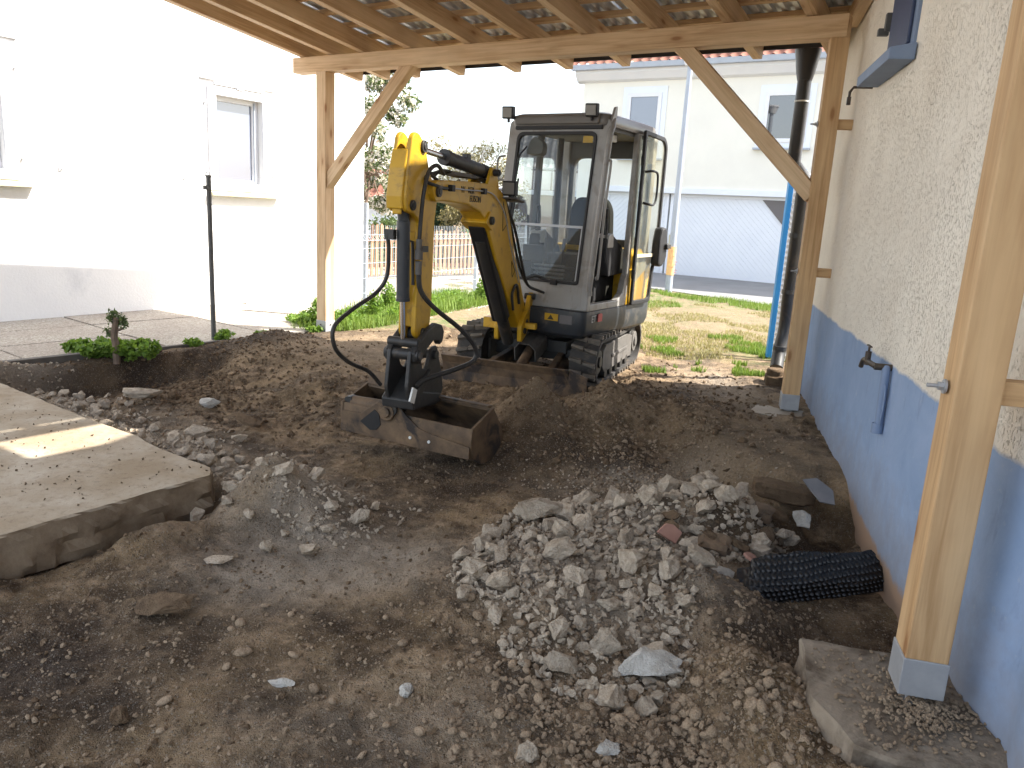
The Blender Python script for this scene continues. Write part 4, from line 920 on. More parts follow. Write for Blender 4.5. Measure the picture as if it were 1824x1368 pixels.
def lwin(s0, s1_, z0, z1, deep=True):
    m = MB(); m.ring([(s0-.12, z0-.10), (s1_+.12, z0-.10), (s1_+.12, z1+.10), (s0-.12, z1+.10)], [(s0, z0), (s1_, z0), (s1_, z1), (s0, z1)], HA, hd, (0, 0, 1), hn, 0, .025); m.build('window_surround', M['white_trim'], lh, .003)
    m = MB(); 
    hb(m, s0-.22, s0+.18, z1+.17, z1+.20, 0, .03); hb(m, s0-.02, s1_+.02, z1+.12, z1+.15, 0, .035); hb(m, s1_-.18, s1_+.2, z1+.16, z1+.19, 0, .03); hb(m, (s0+s1_)/2-.05, (s0+s1_)/2+.05, z1+.10, z1+.27, 0, .045)
    m.build('lintel_moulding', M['white_trim'], lh, .004)
    fr = MB(); fr.ring([(s0, z0), (s1_, z0), (s1_, z1), (s0, z1)], [(s0+.05, z0+.05), (s1_-.09, z0+.05), (s1_-.09, z1-.06), (s0+.05, z1-.06)], HA, hd, (0, 0, 1), hn, -.16, -.09)
    fo = fr.build('window', M['white_trim'], lh, .006)
    fr = MB(); hb(fr, s0+.05, s1_-.09, z0+.05, z1-.06, -.14, -.12); fr.build('pane', M['house_glass'], fo)
    fr = MB(); hb(fr, s1_-.075, s1_-.055, z0+.02, z1-.02, -.09, -.07); fr.build('shutter_rail', M['pale_metal'], fo)
    m = MB(); m.prism([(-.02, -.03), (.11, -.045), (.11, -.005), (-.02, .02)], HA+hd*(s0-.15)+V(0, 0, z0-.13), hn, (0, 0, 1), hd, 0, s1_-s0+.4); m.build('sill', M['sill_stone'], lh, .006)
    for zc in (z0+.12, z1-.12):
        for sc_ in (s0-.16, s1_+.16): m = MB(); m.cyl(HA+hd*sc_+V(0, 0, zc)+hn*0, HA+hd*sc_+V(0, 0, zc)+hn*.035, .014, 8); m.build('shutter_pin', M['galvanised'], lh)
lwin(2.74, 3.47, 1.62, 2.72); lwin(-.95, .2, 1.6, 2.75)
for sc_ in (2.25, 4.3, .75): m = MB(); m.tube([HA+hd*sc_+V(0, 0, 1.62), HA+hd*sc_+V(0, 0, 1.66)+hn*.04, HA+hd*sc_+V(0, 0, 1.72)+hn*.04], .008, 6); m.build('shutter_catch', M['galvanised'], lh)

# ------------------------------------------------------------------ garage house across the street
tiled_roof_later = lh
gh = thing('garage_house', FP(0, 0), 'cream house across the street with white garage doors and red tiled roof', 'house')
def fb(m_, s0, s1_, z0, z1, o0, o1): m_.prism([(s0, z0), (s1_, z0), (s1_, z1), (s0, z1)], F0, FD, (0, 0, 1), -FN, o0, o1)
m = MB(); fb(m, 0, 12, 2.22, 5.0, -8, 0)
fb(m, 0, .78, -.2, 2.22, -8, 0); fb(m, .78, 12, -.2, 2.22, -8, -.2); fb(m, 8.6, 12, -.2, 2.22, -.2, 0); m.build('wall', M['cream_plaster'], gh)
m = MB(); fb(m, .74, 8.7, 2.10, 2.24, -.02, .05); m.build('garage_lintel', M['garage_white'], gh, .01)
m = MB(); m.prism([(-.02, 4.75), (.12, 4.80), (.25, 4.95), (.25, 5.02), (-.02, 5.02)], F0, -FN, (0, 0, 1), FD, -.15, 12); m.build('cornice', M['white_trim'], gh)
m = MB(); m.prism([(.25, 5.02), (.38, 5.02), (.40, 5.14), (.36, 5.14), (.35, 5.06), (.28, 5.06), (.26, 5.14), (.25, 5.14)], F0, -FN, (0, 0, 1), FD, -.2, 12.1); m.build('gutter', M['pale_metal'], gh)
def tiled_roof(name, parent, o, sd_, up, w, length, pitch, course, mat, lab=None, sub=6):
    """S-tiled surface: o eave start, sd_ along eave, up up-slope unit"""
    nrm_ = unit(np.cross(sd_, up)); 
    if nrm_[2] < 0: nrm_ = -nrm_
    nx = int(w/pitch)*sub+1; vs_ = []; fs = []; rows = int(length/course)
    xs = np.linspace(0, w, nx); prof = .03*np.cos(xs/pitch*2*pi)+.012*np.cos(xs/pitch*4*pi)
    for r_ in range(rows):
        for (t_, lift) in ((r_*course, .035), ((r_+1)*course, .0)):
            vs_.append(o+np.outer(xs, sd_)+up*t_+np.outer(prof+lift, nrm_))
        b_ = len(vs_)-2
    Vt = np.concatenate(vs_); n = nx; F = []
    for k_ in range(len(vs_)-1):
        i = np.arange(n-1); F.append(np.stack([k_*n+i, k_*n+i+1, (k_+1)*n+i+1, (k_+1)*n+i], -1))
    ob = npmesh(name, Vt, np.concatenate(F), M[mat], True, parent); return ob
tiled_roof('roof', tiled_roof_later, HA-hd*6.3+hn*.35+V(0, 0, 4.62), hd, unit(-hn+V(0, 0, 1.0)), 12.0, 5.4, .26, .34, 'roof_dark')
upg = unit(FN*1.0+V(0, 0, .85))
rt = tiled_roof('roof', gh, FP(-.25, 5.12, .32), FD, upg, 12.4, 5.6, .24, .34, 'roof_red')
rt = tiled_roof('roof', gh, F0+FN*8.3+V(0, 0, 5.12)-FD*.25, FD, unit(-FN+V(0, 0, .85)), 12.4, 5.6, .24, .34, 'roof_red')
m = MB(); m.prism([(0, 5.0), (8, 5.0), (4, 8.35)], F0, FN, (0, 0, 1), FD, 0, .2); m.build('gable', M['cream_plaster'], gh)
def gwin(s0, s1_, z0, z1, mat):
    m = MB(); m.ring([(s0-.13, z0-.13), (s1_+.13, z0-.13), (s1_+.13, z1+.15), (s0-.13, z1+.15)], [(s0, z0), (s1_, z0), (s1_, z1), (s0, z1)], F0, FD, (0, 0, 1), -FN, 0, .02); m.build('window_surround', M['garage_white'], gh)
    m = MB(); m.ring([(s0, z0), (s1_, z0), (s1_, z1), (s0, z1)], [(s0+.09, z0+.08), (s1_-.09, z0+.08), (s1_-.09, z1-.09), (s0+.09, z1-.09)], F0, FD, (0, 0, 1), -FN, -.0, .045); w = m.build('window', M['white_trim'], gh)
    m = MB(); fb(m, s0+.09, s1_-.09, z0+.08, z1-.09, .004, .02); m.build('pane', M[mat], w)
    m = MB(); fb(m, s0-.15, s1_+.15, z0-.17, z0-.13, .0, .12); m.build('sill', M['pale_metal'], w)
gwin(1.27, 2.16, 3.05, 4.48, 'house_glass'); gwin(4.66, 5.62, 3.32, 4.42, 'dark_glass'); gwin(7.3, 8.2, 3.2, 4.4, 'dark_glass')
# right pane's darker glass colour stands in for a reflected tile roof
# garage doors: vertical stiles, diagonal boards as ribs
def garage_door(s0, s1_, z0, z1, dirn):
    m = MB(); fb(m, s0, s1_, z0, z1, -.16, -.12); g_ = m.build('garage_door', M['garage_white'], gh)
    m = MB(); m.ring([(s0, z0), (s1_, z0), (s1_, z1), (s0, z1)], [(s0+.07, z0+.07), (s1_-.07, z0+.07), (s1_-.07, z1-.07), (s0+.07, z1-.07)], F0, FD, (0, 0, 1), -FN, -.12, -.08); m.build('door_frame', M['garage_white'], g_)
    m = MB(); st = .135; c = -(z1-z0)
    while c < (s1_-s0)+(z1-z0):
        # board running diagonal; clipped to rect
        pts = []
        def xa(z, c_): return s0+c_+(z-z0)*dirn
        w = st-.012
        poly = [(xa(z0+.07, c), z0+.07), (xa(z0+.07, c+w), z0+.07), (xa(z1-.07, c+w), z1-.07), (xa(z1-.07, c), z1-.07)]
        # clip in x
        def clip(poly, lim, keep):
            out = []
            for i in range(len(poly)):
                a, b_ = poly[i], poly[(i+1) % len(poly)]; ia, ib = keep(a[0]), keep(b_[0])
                if ia: out.append(a)
                if ia != ib: t_ = (lim-a[0])/(b_[0]-a[0]); out.append((lim, a[1]+t_*(b_[1]-a[1])))
            return out
        poly = clip(poly, s0+.07, lambda x: x >= s0+.07); poly = clip(poly, s1_-.07, lambda x: x <= s1_-.07) if len(poly) > 2 else poly
        if len(poly) > 2: m.prism(poly, F0, FD, (0, 0, 1), -FN, -.12, -.108)
        c += st
    b_ = m.build('board', M['garage_white'], g_); b_['kind'] = 'stuff'; return g_
g1 = garage_door(.85, 2.55, .03, 2.10, 1); g2 = garage_door(2.60, 5.9, .03, 2.10, -1)
g3 = garage_door(5.95, 8.5, .05, 2.10, 1)
m = MB(); fb(m, 2.66, 2.73, .85, 1.1, -.08, -.04); m.build('door_handle', M['sill_stone'], g2)
m = MB(); m.prism([(4.84, 2.03), (5.83, 2.03), (5.83, .98)], F0, FD, (0, 0, 1), -FN, -.09, -.082); m.build('shadow_triangle', M['plate_grey'], g2, label='dark grey triangle of painted shadow at the top right of the garage door')  # flat dark sheet standing in for a shadow cast on the door

# ------------------------------------------------------------------ lamp post
lm = thing('street_lamp', at(1190, 520), 'pale grey lamp post with an orange sticker band in front of the garage', 'lamp post')
lb = at(1190, 520); m = MB(); m.tube([lb-V(0, 0, .1), lb+V(0, 0, 1.0), lb+V(0, 0, 2.5), lb+V(0, 0, 4.5)], .078, 16, .05); m.build('pole', M['pale_metal'], lm)
m = MB(); m.tube([lb+V(0, 0, .35), lb+V(0, 0, .93)], .083, 16); st = m.build('sticker_band', M['orange_sticker'], lm)
m = MB()
for i in range(9):
    a = random.uniform(-2.6, -.5); z = .4+i*.055; c = lb+V(cos(a)*.084, sin(a)*.084, z); m.tube([c, c+V(.03, 0, .01), c+V(.05, .0, -.005)], .004, 4)
m.build('scribble', M['red_sticker'], st)
m = MB(); m.cyl(lb+V(0, 0, 4.4), lb+V(0, 0, 4.56), .10, 16, .16); m.cyl(lb+V(0, 0, 4.56), lb+V(0, 0, 4.60), .17, 16); m.build('lamp_head', M['white_trim'], lm)

# ------------------------------------------------------------------ metal pole at left
p0 = at(381, 605); m = MB(); m.cyl(p0-V(0, 0, .2), V(p0[0], p0[1], 1.62), .024, 10); m.cyl(V(p0[0], p0[1], 1.62), V(p0[0], p0[1], 1.64), .028, 10); m.cyl(V(p0[0]-.02, p0[1]-.02, 1.50), V(p0[0]-.02, p0[1]-.02, 1.54), .03, 8)
tag(m.build('metal_pole', M['bar_dark']), 'bare dark metal pole standing at the kerb before the white house', 'pole')

# ------------------------------------------------------------------ wire mesh fence
fa, fbx = V(-2.33, 9.75, 0), V(.55, 16.3, 0); fdv = unit(fbx-fa); fL = np.linalg.norm(fbx-fa)
wf = thing('wire_fence', fa, 'grey welded wire mesh fence with folded top between the left post and the digger', 'fence')
fnv = V(fdv[1], -fdv[0], 0); prof = [(0, .04), (0, .93), (.05, .97), (0, 1.02), (0, 1.17)]
pw = 2.45
for k in range(3):
    a0 = k*pw+.03; m = MB(); x = a0
    while x < min(a0+pw-.04, fL): 
        m.tube([fa+fdv*x+fnv*o+V(0, 0, z) for o, z in prof], .0026, 4, cap=False); x += .052
    for (o, z) in ((0, .06), (0, .26), (0, .46), (0, .66), (0, .86), (.05, .97), (0, 1.04)):
        m.tube([fa+fdv*a0+fnv*o+V(0, 0, z), fa+fdv*(a0+pw-.06)+fnv*o+V(0, 0, z)], .0036, 4, cap=False)
    m.build('mesh_panel', M['pale_metal'], wf)
def fpost(px, py, w=.045, h=1.2):
    d = ray(px, py); # intersect fence line
    A = np.array([[d[0], -fdv[0]], [d[1], -fdv[1]]]); t_ = np.linalg.solve(A, [fa[0], fa[1]]); return fa+fdv*t_[1]
for px, py, h in ((653, 540, 1.46), (848, 520, 1.2), (935, 505, 1.2)):
    P = fpost(px, py)+fnv*-.03; m = MB(); m.box((P[0], P[1], h/2), fdv, fnv, (0, 0, 1), .02, .03, h/2); m.build('fence_post', M['pale_metal'], wf, .003)
# ------------------------------------------------------------------ picket fence
pa, pb = V(-3.6, 14.6, 0), V(-.1, 18.0, 0); pdv = unit(pb-pa); pl = np.linalg.norm(pb-pa)
pf = thing('picket_fence', pa, 'weathered brown wooden picket fence across the path', 'fence')
pnv = V(pdv[1], -pdv[0], 0)
for z in (.25, .75): m = MB(); m.beam(pa+V(0, 0, z), pb+V(0, 0, z), .03, .07); m.build('rail', M['picket_wood'], pf)
x = 0
while x < pl:
    P = pa+pdv*x+pnv*.025; h = 1.0+random.uniform(-.03, .03)+(.06 if x < 1.3 else 0); m = MB(); l = random.uniform(-.01, .01)
    m.prism([(-.03, .05), (.03, .05), (.03+l, h-.04), (l, h), (-.03+l, h-.04)], P, pdv, (0, 0, 1), pnv, 0, .018); m.build('picket', M['picket_wood'], pf); x += .115

# ------------------------------------------------------------------ foliage
def leaves(name, centres, radii, n, size, mat, parent=None, up=.3, elong=1.6, seed=1):
    r = np.random.default_rng(seed); C_ = np.array(centres); Rr = np.array(radii); w = Rr[:, 0]*Rr[:, 1]*Rr[:, 2]; w = w/w.sum()
    i = r.choice(len(C_), n, p=w); d = r.normal(size=(n, 3)); d /= np.linalg.norm(d, axis=1)[:, None]; rad = r.random(n)**.5
    P = C_[i]+d*rad[:, None]*Rr[i]
    a = r.normal(size=(n, 3)); a /= np.linalg.norm(a, axis=1)[:, None]; nn = r.normal(size=(n, 3))+np.array([0, 0, up]); b_ = np.cross(nn, a); b_ /= np.linalg.norm(b_, axis=1)[:, None]
    s = size*(.6+.8*r.random(n))[:, None]
    Vt = np.stack([P-a*s*elong*.5, P+b_*s*.4, P+a*s*elong*.5, P-b_*s*.4], 1).reshape(-1, 3); F = np.arange(4*n).reshape(n, 4)
    rv = np.repeat(r.random(n), 4); return npmesh(name, Vt, F, M[mat], False, parent, {'rnd': rv})
def clump_tree(name, base, h, cr, label, n, size, mats, seed, cat='tree', nclump=40, crown0=.35, trunk_r=.09):
    r = random.Random(seed); t_ = thing(name, base, label, cat); B = V(*base)
    m = MB(); tops = []
    m.tube(smooth_path([B-V(0, 0, .1), B+V(r.uniform(-.1, .1), r.uniform(-.1, .1), h*.25), B+V(r.uniform(-.15, .15), 0, h*.45), B+V(r.uniform(-.2, .2), 0, h*.9)], 4), trunk_r, 8, trunk_r*.2)
    cs = []; rs = []
    for k in range(nclump):
        a = r.uniform(0, 6.28); f = r.uniform(crown0, 1.0); rr = cr*(1-abs(f-.62)**1.5*1.3)*r.uniform(.3, 1); c = B+V(cos(a)*rr, sin(a)*rr, h*f); cs.append(c); q = cr*r.uniform(.13, .26); rs.append((q, q, q*.8))
        if k % 3 == 0: m.tube([B+V(0, 0, h*r.uniform(.25, .6)), (B+V(0, 0, h*.5)+c)/2+V(0, 0, .1), c], trunk_r*.3, 5, .01)
    m.build('trunk', M['bark'], t_); per = n//len(mats)
    for j, mt in enumerate(mats): leaves('crown' if j == 0 else 'blossoms', cs, rs, per, size, mt, t_, seed=seed+j)
    return t_
clump_tree('blossom_tree', (-3.05, 15.2, 0), 4.3, .95, 'pale blossoming fruit tree beside the corner of the white house', 15000, .05, ['leaf_tree', 'blossom'], 4, nclump=70, crown0=.3)
clump_tree('blossom_tree', (-1.5, 24, 0), 3.3, 1.7, 'white blossoming tree low behind the digger arm', 6000, .07, ['blossom', 'leaf_beige'], 9, nclump=60, crown0=.35)
clump_tree('blossom_tree', (-1.6, 31, 0), 3.4, 1.6, 'distant blossom tree seen through the cab glass', 5000, .1, ['blossom', 'leaf_beige'], 12, nclump=50)
def bush(name, base, r_, h, label, n, size, mat, seed, cone=False, cat='bush'):
    rr = random.Random(seed); t_ = thing(name, base, label, cat); B = V(*base); cs, rs = [], []
    for k in range(26):
        f = rr.uniform(.1, 1); w = (r_*(1-f*.8) if cone else r_*(1-abs(f-.45)**2*1.6))*rr.uniform(.3, .9); a = rr.uniform(0, 6.28); cs.append(B+V(cos(a)*w, sin(a)*w, h*f*.9)); q = r_*.33; rs.append((q, q, q))
    leaves('foliage', cs, rs, n, size, mat, t_, seed=seed); m = MB(); m.tube([B, B+V(.03, 0, h*.5), B+V(0, .02, h*.85)], .04, 6, .01); m.build('stem', M['bark'], t_); return t_
bush('conifer_hedge', (-2.25, 21.5, 0), .75, 2.0, 'dark green conical hedge beyond the picket fence', 4500, .07, 'leaf_dark', 3, True)
bush('beige_bush', (-1.55, 20.5, 0), .95, 1.6, 'beige rounded bush right of the dark hedge', 4500, .06, 'leaf_beige', 5)
bush('garden_bush', (-.7, 19.5, 0), .8, 1.1, 'green bush behind the picket fence near the digger boom', 3000, .06, 'leaf_green', 7)
bush('garden_bush', (-3.1, 18.6, 0), .8, 1.1, 'green bush behind the left end of the picket fence', 3000, .06, 'leaf_tree', 8)
bush('garden_bush', (-2.3, 17.4, 0), .5, .8, 'low leafy bush just behind the picket fence', 1800, .05, 'leaf_green', 11)
# red roofed shed
rs_ = thing('garden_shed', (-4, 20.5, 0), 'whitish garden shed with a low red tiled roof behind the fence', 'shed')
m = MB(); m.abox(-6.4, -2.9, 21, 24, 0, 1.65); m.prism([(21, 1.65), (24, 1.65), (22.5, 2.5)], (0, 0, 0), (0, 1, 0), (0, 0, 1), (1, 0, 0), -3.05, -2.9); m.build('wall', M['garage_white'], rs_)
tiled_roof('roof', rs_, V(-6.6, 20.75, 1.62), V(1, 0, 0), unit(V(0, 1, .55)), 3.9, 2.0, .3, .34, 'roof_red'); m = MB(); m.abox(-6.6, -2.7, 20.74, 20.78, 1.52, 1.64); m.build('fascia', M['timber_brown'], rs_)
# half timbered house
th = thing('timber_framed_house', (1.5, 33, 0), 'half timbered house with a dark tiled roof seen through the cab glass', 'house')
m = MB(); m.abox(.0, 6.5, 32, 38, 0, 3.3); m.build('wall', M['white_plaster'], th)
for (x0, z0, x1, z1) in ((.3, 3.15, 6.5, 3.15), (.3, 2.35, 6.5, 2.35), (.3, 1.6, 6.5, 1.6), (.38, 0, .38, 3.3), (1.15, 1.6, 1.15, 3.2), (1.9, 0, 1.9, 3.3), (2.7, 1.6, 2.7, 3.2), (1.35, 1.6, 1.85, 3.2), (.5, 1.6, 1.05, 2.3)):
    m = MB(); m.beam((x0, 31.96, z0), (x1, 31.96, z1), .06, .13, (0, 1, 0)); m.build('timber_beam', M['timber_brown'], th)
tiled_roof('roof', th, V(-.5, 31.4, 3.2), V(1, 0, 0), unit(V(.12, 1, .95)), 7.2, 3.1, .3, .34, 'roof_dark')
for (x0, x1) in ((.8, 1.4), (2.1, 2.6)): m = MB(); m.abox(x0, x1, 31.94, 31.99, 1.75, 2.3); m.build('window', M['dark_glass'], th)
gs = thing('low_garage', (0, 27, 0), 'low brownish garage in front of the half timbered house', 'garage')
m = MB(); m.abox(-.6, 3.2, 26.5, 30, 0, 2.05); m.build('wall', M['timber_brown'], gs); m = MB(); m.abox(-.8, 3.4, 26.2, 30.2, 2.05, 2.2); m.build('roof', M['garage_white'], gs)
m = MB(); m.abox(1.3, 2.9, 26.44, 26.49, 0, 1.6); m.build('garage_door', M['garage_white'], gs)

# grass and weeds
def blades(name, P, hgt, mat, label, lean=.5, w=.006, seed=1):
    r = np.random.default_rng(seed); n = len(P); a = r.random(n)*6.28; h = hgt*(.5+r.random(n)); d = np.stack([np.cos(a), np.sin(a), 0*a], -1); l = r.random(n)*lean
    t_ = P+np.stack([np.cos(a+1.3)*l*h, np.sin(a+1.3)*l*h, h], -1); mid = (P+t_)/2+np.array([0, 0, .08])*h[:, None]; ww = w*(.6+.8*r.random(n))[:, None]
    Vt = np.stack([P-d*ww, P+d*ww, mid+d*ww*.8, t_, mid-d*ww*.8], 1).reshape(-1, 3); b_ = np.arange(n)*5
    F = np.concatenate([np.stack([b_, b_+1, b_+2, b_+4], -1), np.stack([b_+4, b_+2, b_+3, b_+3], -1)]); 
    Vt2 = np.stack([P-d*ww, P+d*ww, t_+d*ww*.15, t_-d*ww*.15], 1).reshape(-1, 3); F = np.arange(4*n).reshape(n, 4)
    o = npmesh(name, Vt2, F, M[mat], False, None, {'rnd': np.repeat(r.random(n), 4)}); tag(o, label, kind='stuff'); return o
def gp_(n, x0, x1, y0, y1, seed, th_=.05, f=1.3, cond=None):
    r = np.random.default_rng(seed); x = r.uniform(x0, x1, n); y = r.uniform(y0, y1, n); k = fbm(x, y, f, 3, seed) > th_
    if cond is not None: k &= cond(x, y)
    x, y = x[k], y[k]; return np.stack([x, y, H(x, y)], -1)
roadside = lambda x, y: ((x-e0[0])*(-ed[1])+(y-e0[1])*ed[0]) < -.02
blades('grass', gp_(70000, .6, 6.8, 9.6, 18.5, 3, .30, .9, lambda x, y: roadside(x, y)), .04, 'grass', 'green grass verge between the dug yard and the street', seed=2)
blades('verge_grass', gp_(60000, .6, 6.8, 11.5, 18.5, 31, -.1, .9, lambda x, y: roadside(x, y) & (((x-e0[0])*(-ed[1])+(y-e0[1])*ed[0]) > -1.0)), .06, 'grass', 'dense green grass strip along the street edge', seed=5)
blades('dry_grass', gp_(40000, 1.2, 6.0, 8.2, 14, 17, .10, 1.1, roadside), .03, 'grass_dry', 'dry yellowish grass on the worn yard', seed=3)
blades('tufts', gp_(26000, 1.3, 3.1, 7.3, 9.8, 23, .18, 2.2), .045, 'grass', 'scattered grass tufts near the blue panels', seed=4)
# weeds at the fence foot
def weeds():
    r = random.Random(2); cs, rs = [], []
    for k in range(150):
        t_ = r.random(); p = fa+fdv*(-.9+t_*5.8)+fnv*r.uniform(-.1, .75); h = r.uniform(.03, .09)+(.16 if r.random() < .06 else 0); cs.append(V(p[0], p[1], h*.8)); rs.append((.12, .12, h))
    o = leaves('weeds', cs, rs, 30000, .028, 'leaf_green', None, .8, 1.8, 6); tag(o, 'bright green weeds along the wire fence foot', kind='stuff')
weeds()
P_ = gp_(30000, -2.6, 1.0, 8.6, 13.0, 41, -.3, 1.3, lambda x, y: ((x-fa[0])*fnv[0]+(y-fa[1])*fnv[1] > -.3) & ((x-fa[0])*fnv[0]+(y-fa[1])*fnv[1] < .9)); blades('fence_grass', P_, .12, 'grass', 'long fresh grass beside the wire fence', .7, seed=9)
# leafy stump shrub
sb_ = at(208, 638); ss0 = thing('pruned_stump', sb_, 'short pruned shrub stump with a few leaves by the paving', 'shrub')
m = MB(); tp_ = at(208, 638); top = V(tp_[0]+.02, tp_[1], .36)
m.tube(smooth_path([V(tp_[0], tp_[1], -.05), V(tp_[0], tp_[1], .12), V(tp_[0]-.01, tp_[1], .2), top], 4), .032, 9, .028); m.tube([V(tp_[0], tp_[1], .2), V(tp_[0]-.06, tp_[1], .24)], .014, 6); m.tube([V(tp_[0], tp_[1], .24), V(tp_[0]+.07, tp_[1], .27)], .013, 6); m.build('trunk', M['bark'], ss0)
leaves('foliage', [top+V(-.06, 0, -.02), top+V(-.03, 0, .03), top+V(.06, 0, -.05), top+V(-.07, .0, -.13), top+V(.05, -.0, .0)], [(.05, .05, .05)]*5, 330, .022, 'leaf_tree', ss0, seed=3)
cs, rs = [], []
for k in range(34):
    q = at(random.uniform(120, 275), random.uniform(622, 640)); cs.append(V(q[0], q[1], random.uniform(.02, .09))); rs.append((.07, .07, .05))
o = leaves('ivy_patch', cs, rs, 2600, .045, 'leaf_green', None, 1.5, 1.1, 8); tag(o, 'bright green low leafy plants around the pruned stump', kind='stuff')
cs = []; rs = []
for px, py in ((395, 606), (400, 600), (345, 615), (470, 600), (555, 588), (560, 592), (598, 586), (610, 580)): q = at(px, py); cs.append(V(q[0], q[1], .03)); rs.append((.10, .06, .05))
o = leaves('edge_weeds', cs, rs, 1100, .03, 'leaf_green', None, 1.2, 1.8, 18); tag(o, 'small weeds growing along the kerb line', kind='stuff')

#EXCAVATOR
ex = thing('mini_excavator', (.40, 7.2, 0), 'yellow and grey mini excavator on rubber tracks with its cab door open', 'excavator')
SC = V(.49, 7.125, 0); fS = unit(V(-.52, -.854, 0)); lS = V(-fS[1], fS[0], 0); UP = V(0, 0, 1)
def U(s, l, z): p = SC+fS*s+lS*l; return V(p[0], p[1], z)
UC = V(.371, 7.248, 0); fU = unit(V(-.358, -.934, 0)); lU = V(-fU[1], fU[0], 0)
def T(s, l, z): p = UC+fU*s+lU*l; return V(p[0], p[1], z)
QB = V(-.02, 6.55, 0); fB = unit(V(-.33, -.944, 0)); nB = V(-fB[1], fB[0], 0)
def Bm(s, z, o=0): p = QB+fB*s+nB*o; return V(p[0], p[1], z)
# --- tracks
def track_loop(n=56, zc=.215, r=.20, sf=.58, sr=-.80):
    L1 = sf-sr; per = 2*L1+2*pi*r; out = []
    for i in range(n):
        d = per*i/n
        if d < L1: s, z, a = sr+d, zc-r, -pi/2
        elif d < L1+pi*r: a = -pi/2+(d-L1)/r; s, z = sf+cos(a)*r, zc+sin(a)*r
        elif d < 2*L1+pi*r: s, z, a = sf-(d-L1-pi*r), zc+r, pi/2
        else: a = pi/2+(d-2*L1-pi*r)/r; s, z = sr+cos(a)*r, zc+sin(a)*r
        out.append((s, z-(.012*sin((s-sr)/L1*pi) if z > zc+.1 and sr < s < sf else 0), a))
    return out
for side in (1, -1):
    lo, li = side*.65, side*.41
    lp = track_loop(); outer = [(s, z) for s, z, a in lp]; inner = [(s-cos(a)*.028, z-sin(a)*.028) for s, z, a in lp]
    m = MB(); m.ring(outer, inner, UC, fU, UP, lU, min(lo, li), max(lo, li)); m.sm = [True]*len(m.sm)
    trk = m.build('track', M['rubber'], ex, 0, 40)
    N = 38; lp2 = track_loop(N)
    proto = None
    for i, (s, z, a) in enumerate(lp2):
        # chevron lug pair: outer half and inner half staggered
        for hf in (0, 1):
            m = MB(); c0 = side*(.645 if hf == 0 else .525); c1 = side*(.535 if hf == 0 else .415); sh = .0 if hf == 0 else .028
            nv = fU*cos(a)+UP*sin(a); tv = -fU*sin(a)+UP*cos(a); b_ = T(s, 0, z)
            q = []
            for (cc, tt, w) in ((c0, sh, .024), (c1, sh+.020, .015)):
                for (ht, ww) in ((0, w), (.036, w*.62)):
                    for sg in (-1, 1): q.append(b_+lU*cc+tv*(tt+sg*ww)+nv*ht)
            m.add(q, [(0, 1, 3, 2), (4, 6, 7, 5), (2, 3, 7, 6), (0, 2, 6, 4), (1, 5, 7, 3), (0, 4, 5, 1)]); m.build('track_lug', M['lug_rubber'], trk)
    # side frame
    lm_ = side*.615; m = MB()
    m.prism([(-.62, .10), (.42, .10), (.50, .16), (.50, .30), (.40, .345), (-.40, .345), (-.62, .30)], UC, fU, UP, lU, lm_-.02, lm_+.02); m.prism([(-.40, .20), (.20, .20), (.20, .23), (-.40, .23)], UC, fU, UP, lU, side*.636, side*.645)
    m.prism([(-.7, .12), (.5, .12), (.5, .30), (-.7, .30)], UC, fU, UP, lU, side*.44, side*.60)
    m.build('track_side_frame', M['track_frame'], trk, .006)
    for s_ in (-.42, -.22, -.02, .18, .36):
        m = MB(); m.cyl(T(s_, side*.57, .085), T(s_, side*.635, .085), .05, 14); m.build('roller', M['black_steel'], trk, .003)
    for s_, rr, mt in ((.58, .165, 'rubber'), (-.80, .165, 'black_steel')):
        m = MB(); m.cyl(T(s_, side*.46, .215), T(s_, side*.60, .215), rr, 22); m.build('idler_wheel' if s_ > 0 else 'sprocket', M[mt], trk, .004)
        m = MB(); m.cyl(T(s_, side*.60, .215), T(s_, side*.625, .215), rr*.62, 22); m.cyl(T(s_, side*.625, .215), T(s_, side*.64, .215), rr*.3, 12); m.build('wheel_hub', M['track_frame'] if s_ < 0 else M['black_steel'], trk, .003)
# --- undercarriage, blade
m = MB(); m.prism([(-.45, -.28), (.45, -.28), (.45, .28), (-.45, .28)], UC+V(0, 0, .22), fU, lU, UP, 0, .12); m.prism([(-.1, -.42), (.1, -.42), (.1, .42), (-.1, .42)], UC+V(0, 0, .16), fU, lU, UP, 0, .12)
m.prism([(-.55, -.42), (-.40, -.42), (-.40, .42), (-.55, .42)], UC+V(0, 0, .16), fU, lU, UP, 0, .10); m.prism([(.28, -.42), (.42, -.42), (.42, .42), (.28, .42)], UC+V(0, 0, .16), fU, lU, UP, 0, .10); m.build('undercarriage', M['black_steel'], ex, .01)
m = MB(); m.cyl(T(.03, 0, .33), T(.03, 0, .44), .27, 28); m.cyl(T(.03, 0, .30), T(.03, 0, .36), .31, 28); m.build('slewing_ring', M['black_steel'], ex)
bl = MB(); prof = [(1.03, -.12), (1.075, -.10), (1.045, 0), (1.04, .08), (1.055, .15), (1.09, .215), (1.07, .22), (1.03, .155), (1.015, .08), (1.02, 0)]
bl.prism(prof, UC, fU, UP, lU, -.655, .50); blade = bl.build('dozer_blade', M['muddy_steel'], ex, .003)
m = MB(); m.prism([(.502, -.12), (.655, -.12), (.655, .165), (.60, .185), (.502, .215)], UC+fU*1.035, lU, UP, fU, 0, .028); m.build('blade_wing', M['muddy_steel'], blade, .003)
for sd_ in (-1, 1): m = MB(); m.beam(T(.35, sd_*.22, .2), T(1.02, sd_*.30, .10), .06, .10); m.build('blade_arm', M['muddy_steel'], ex, .008)
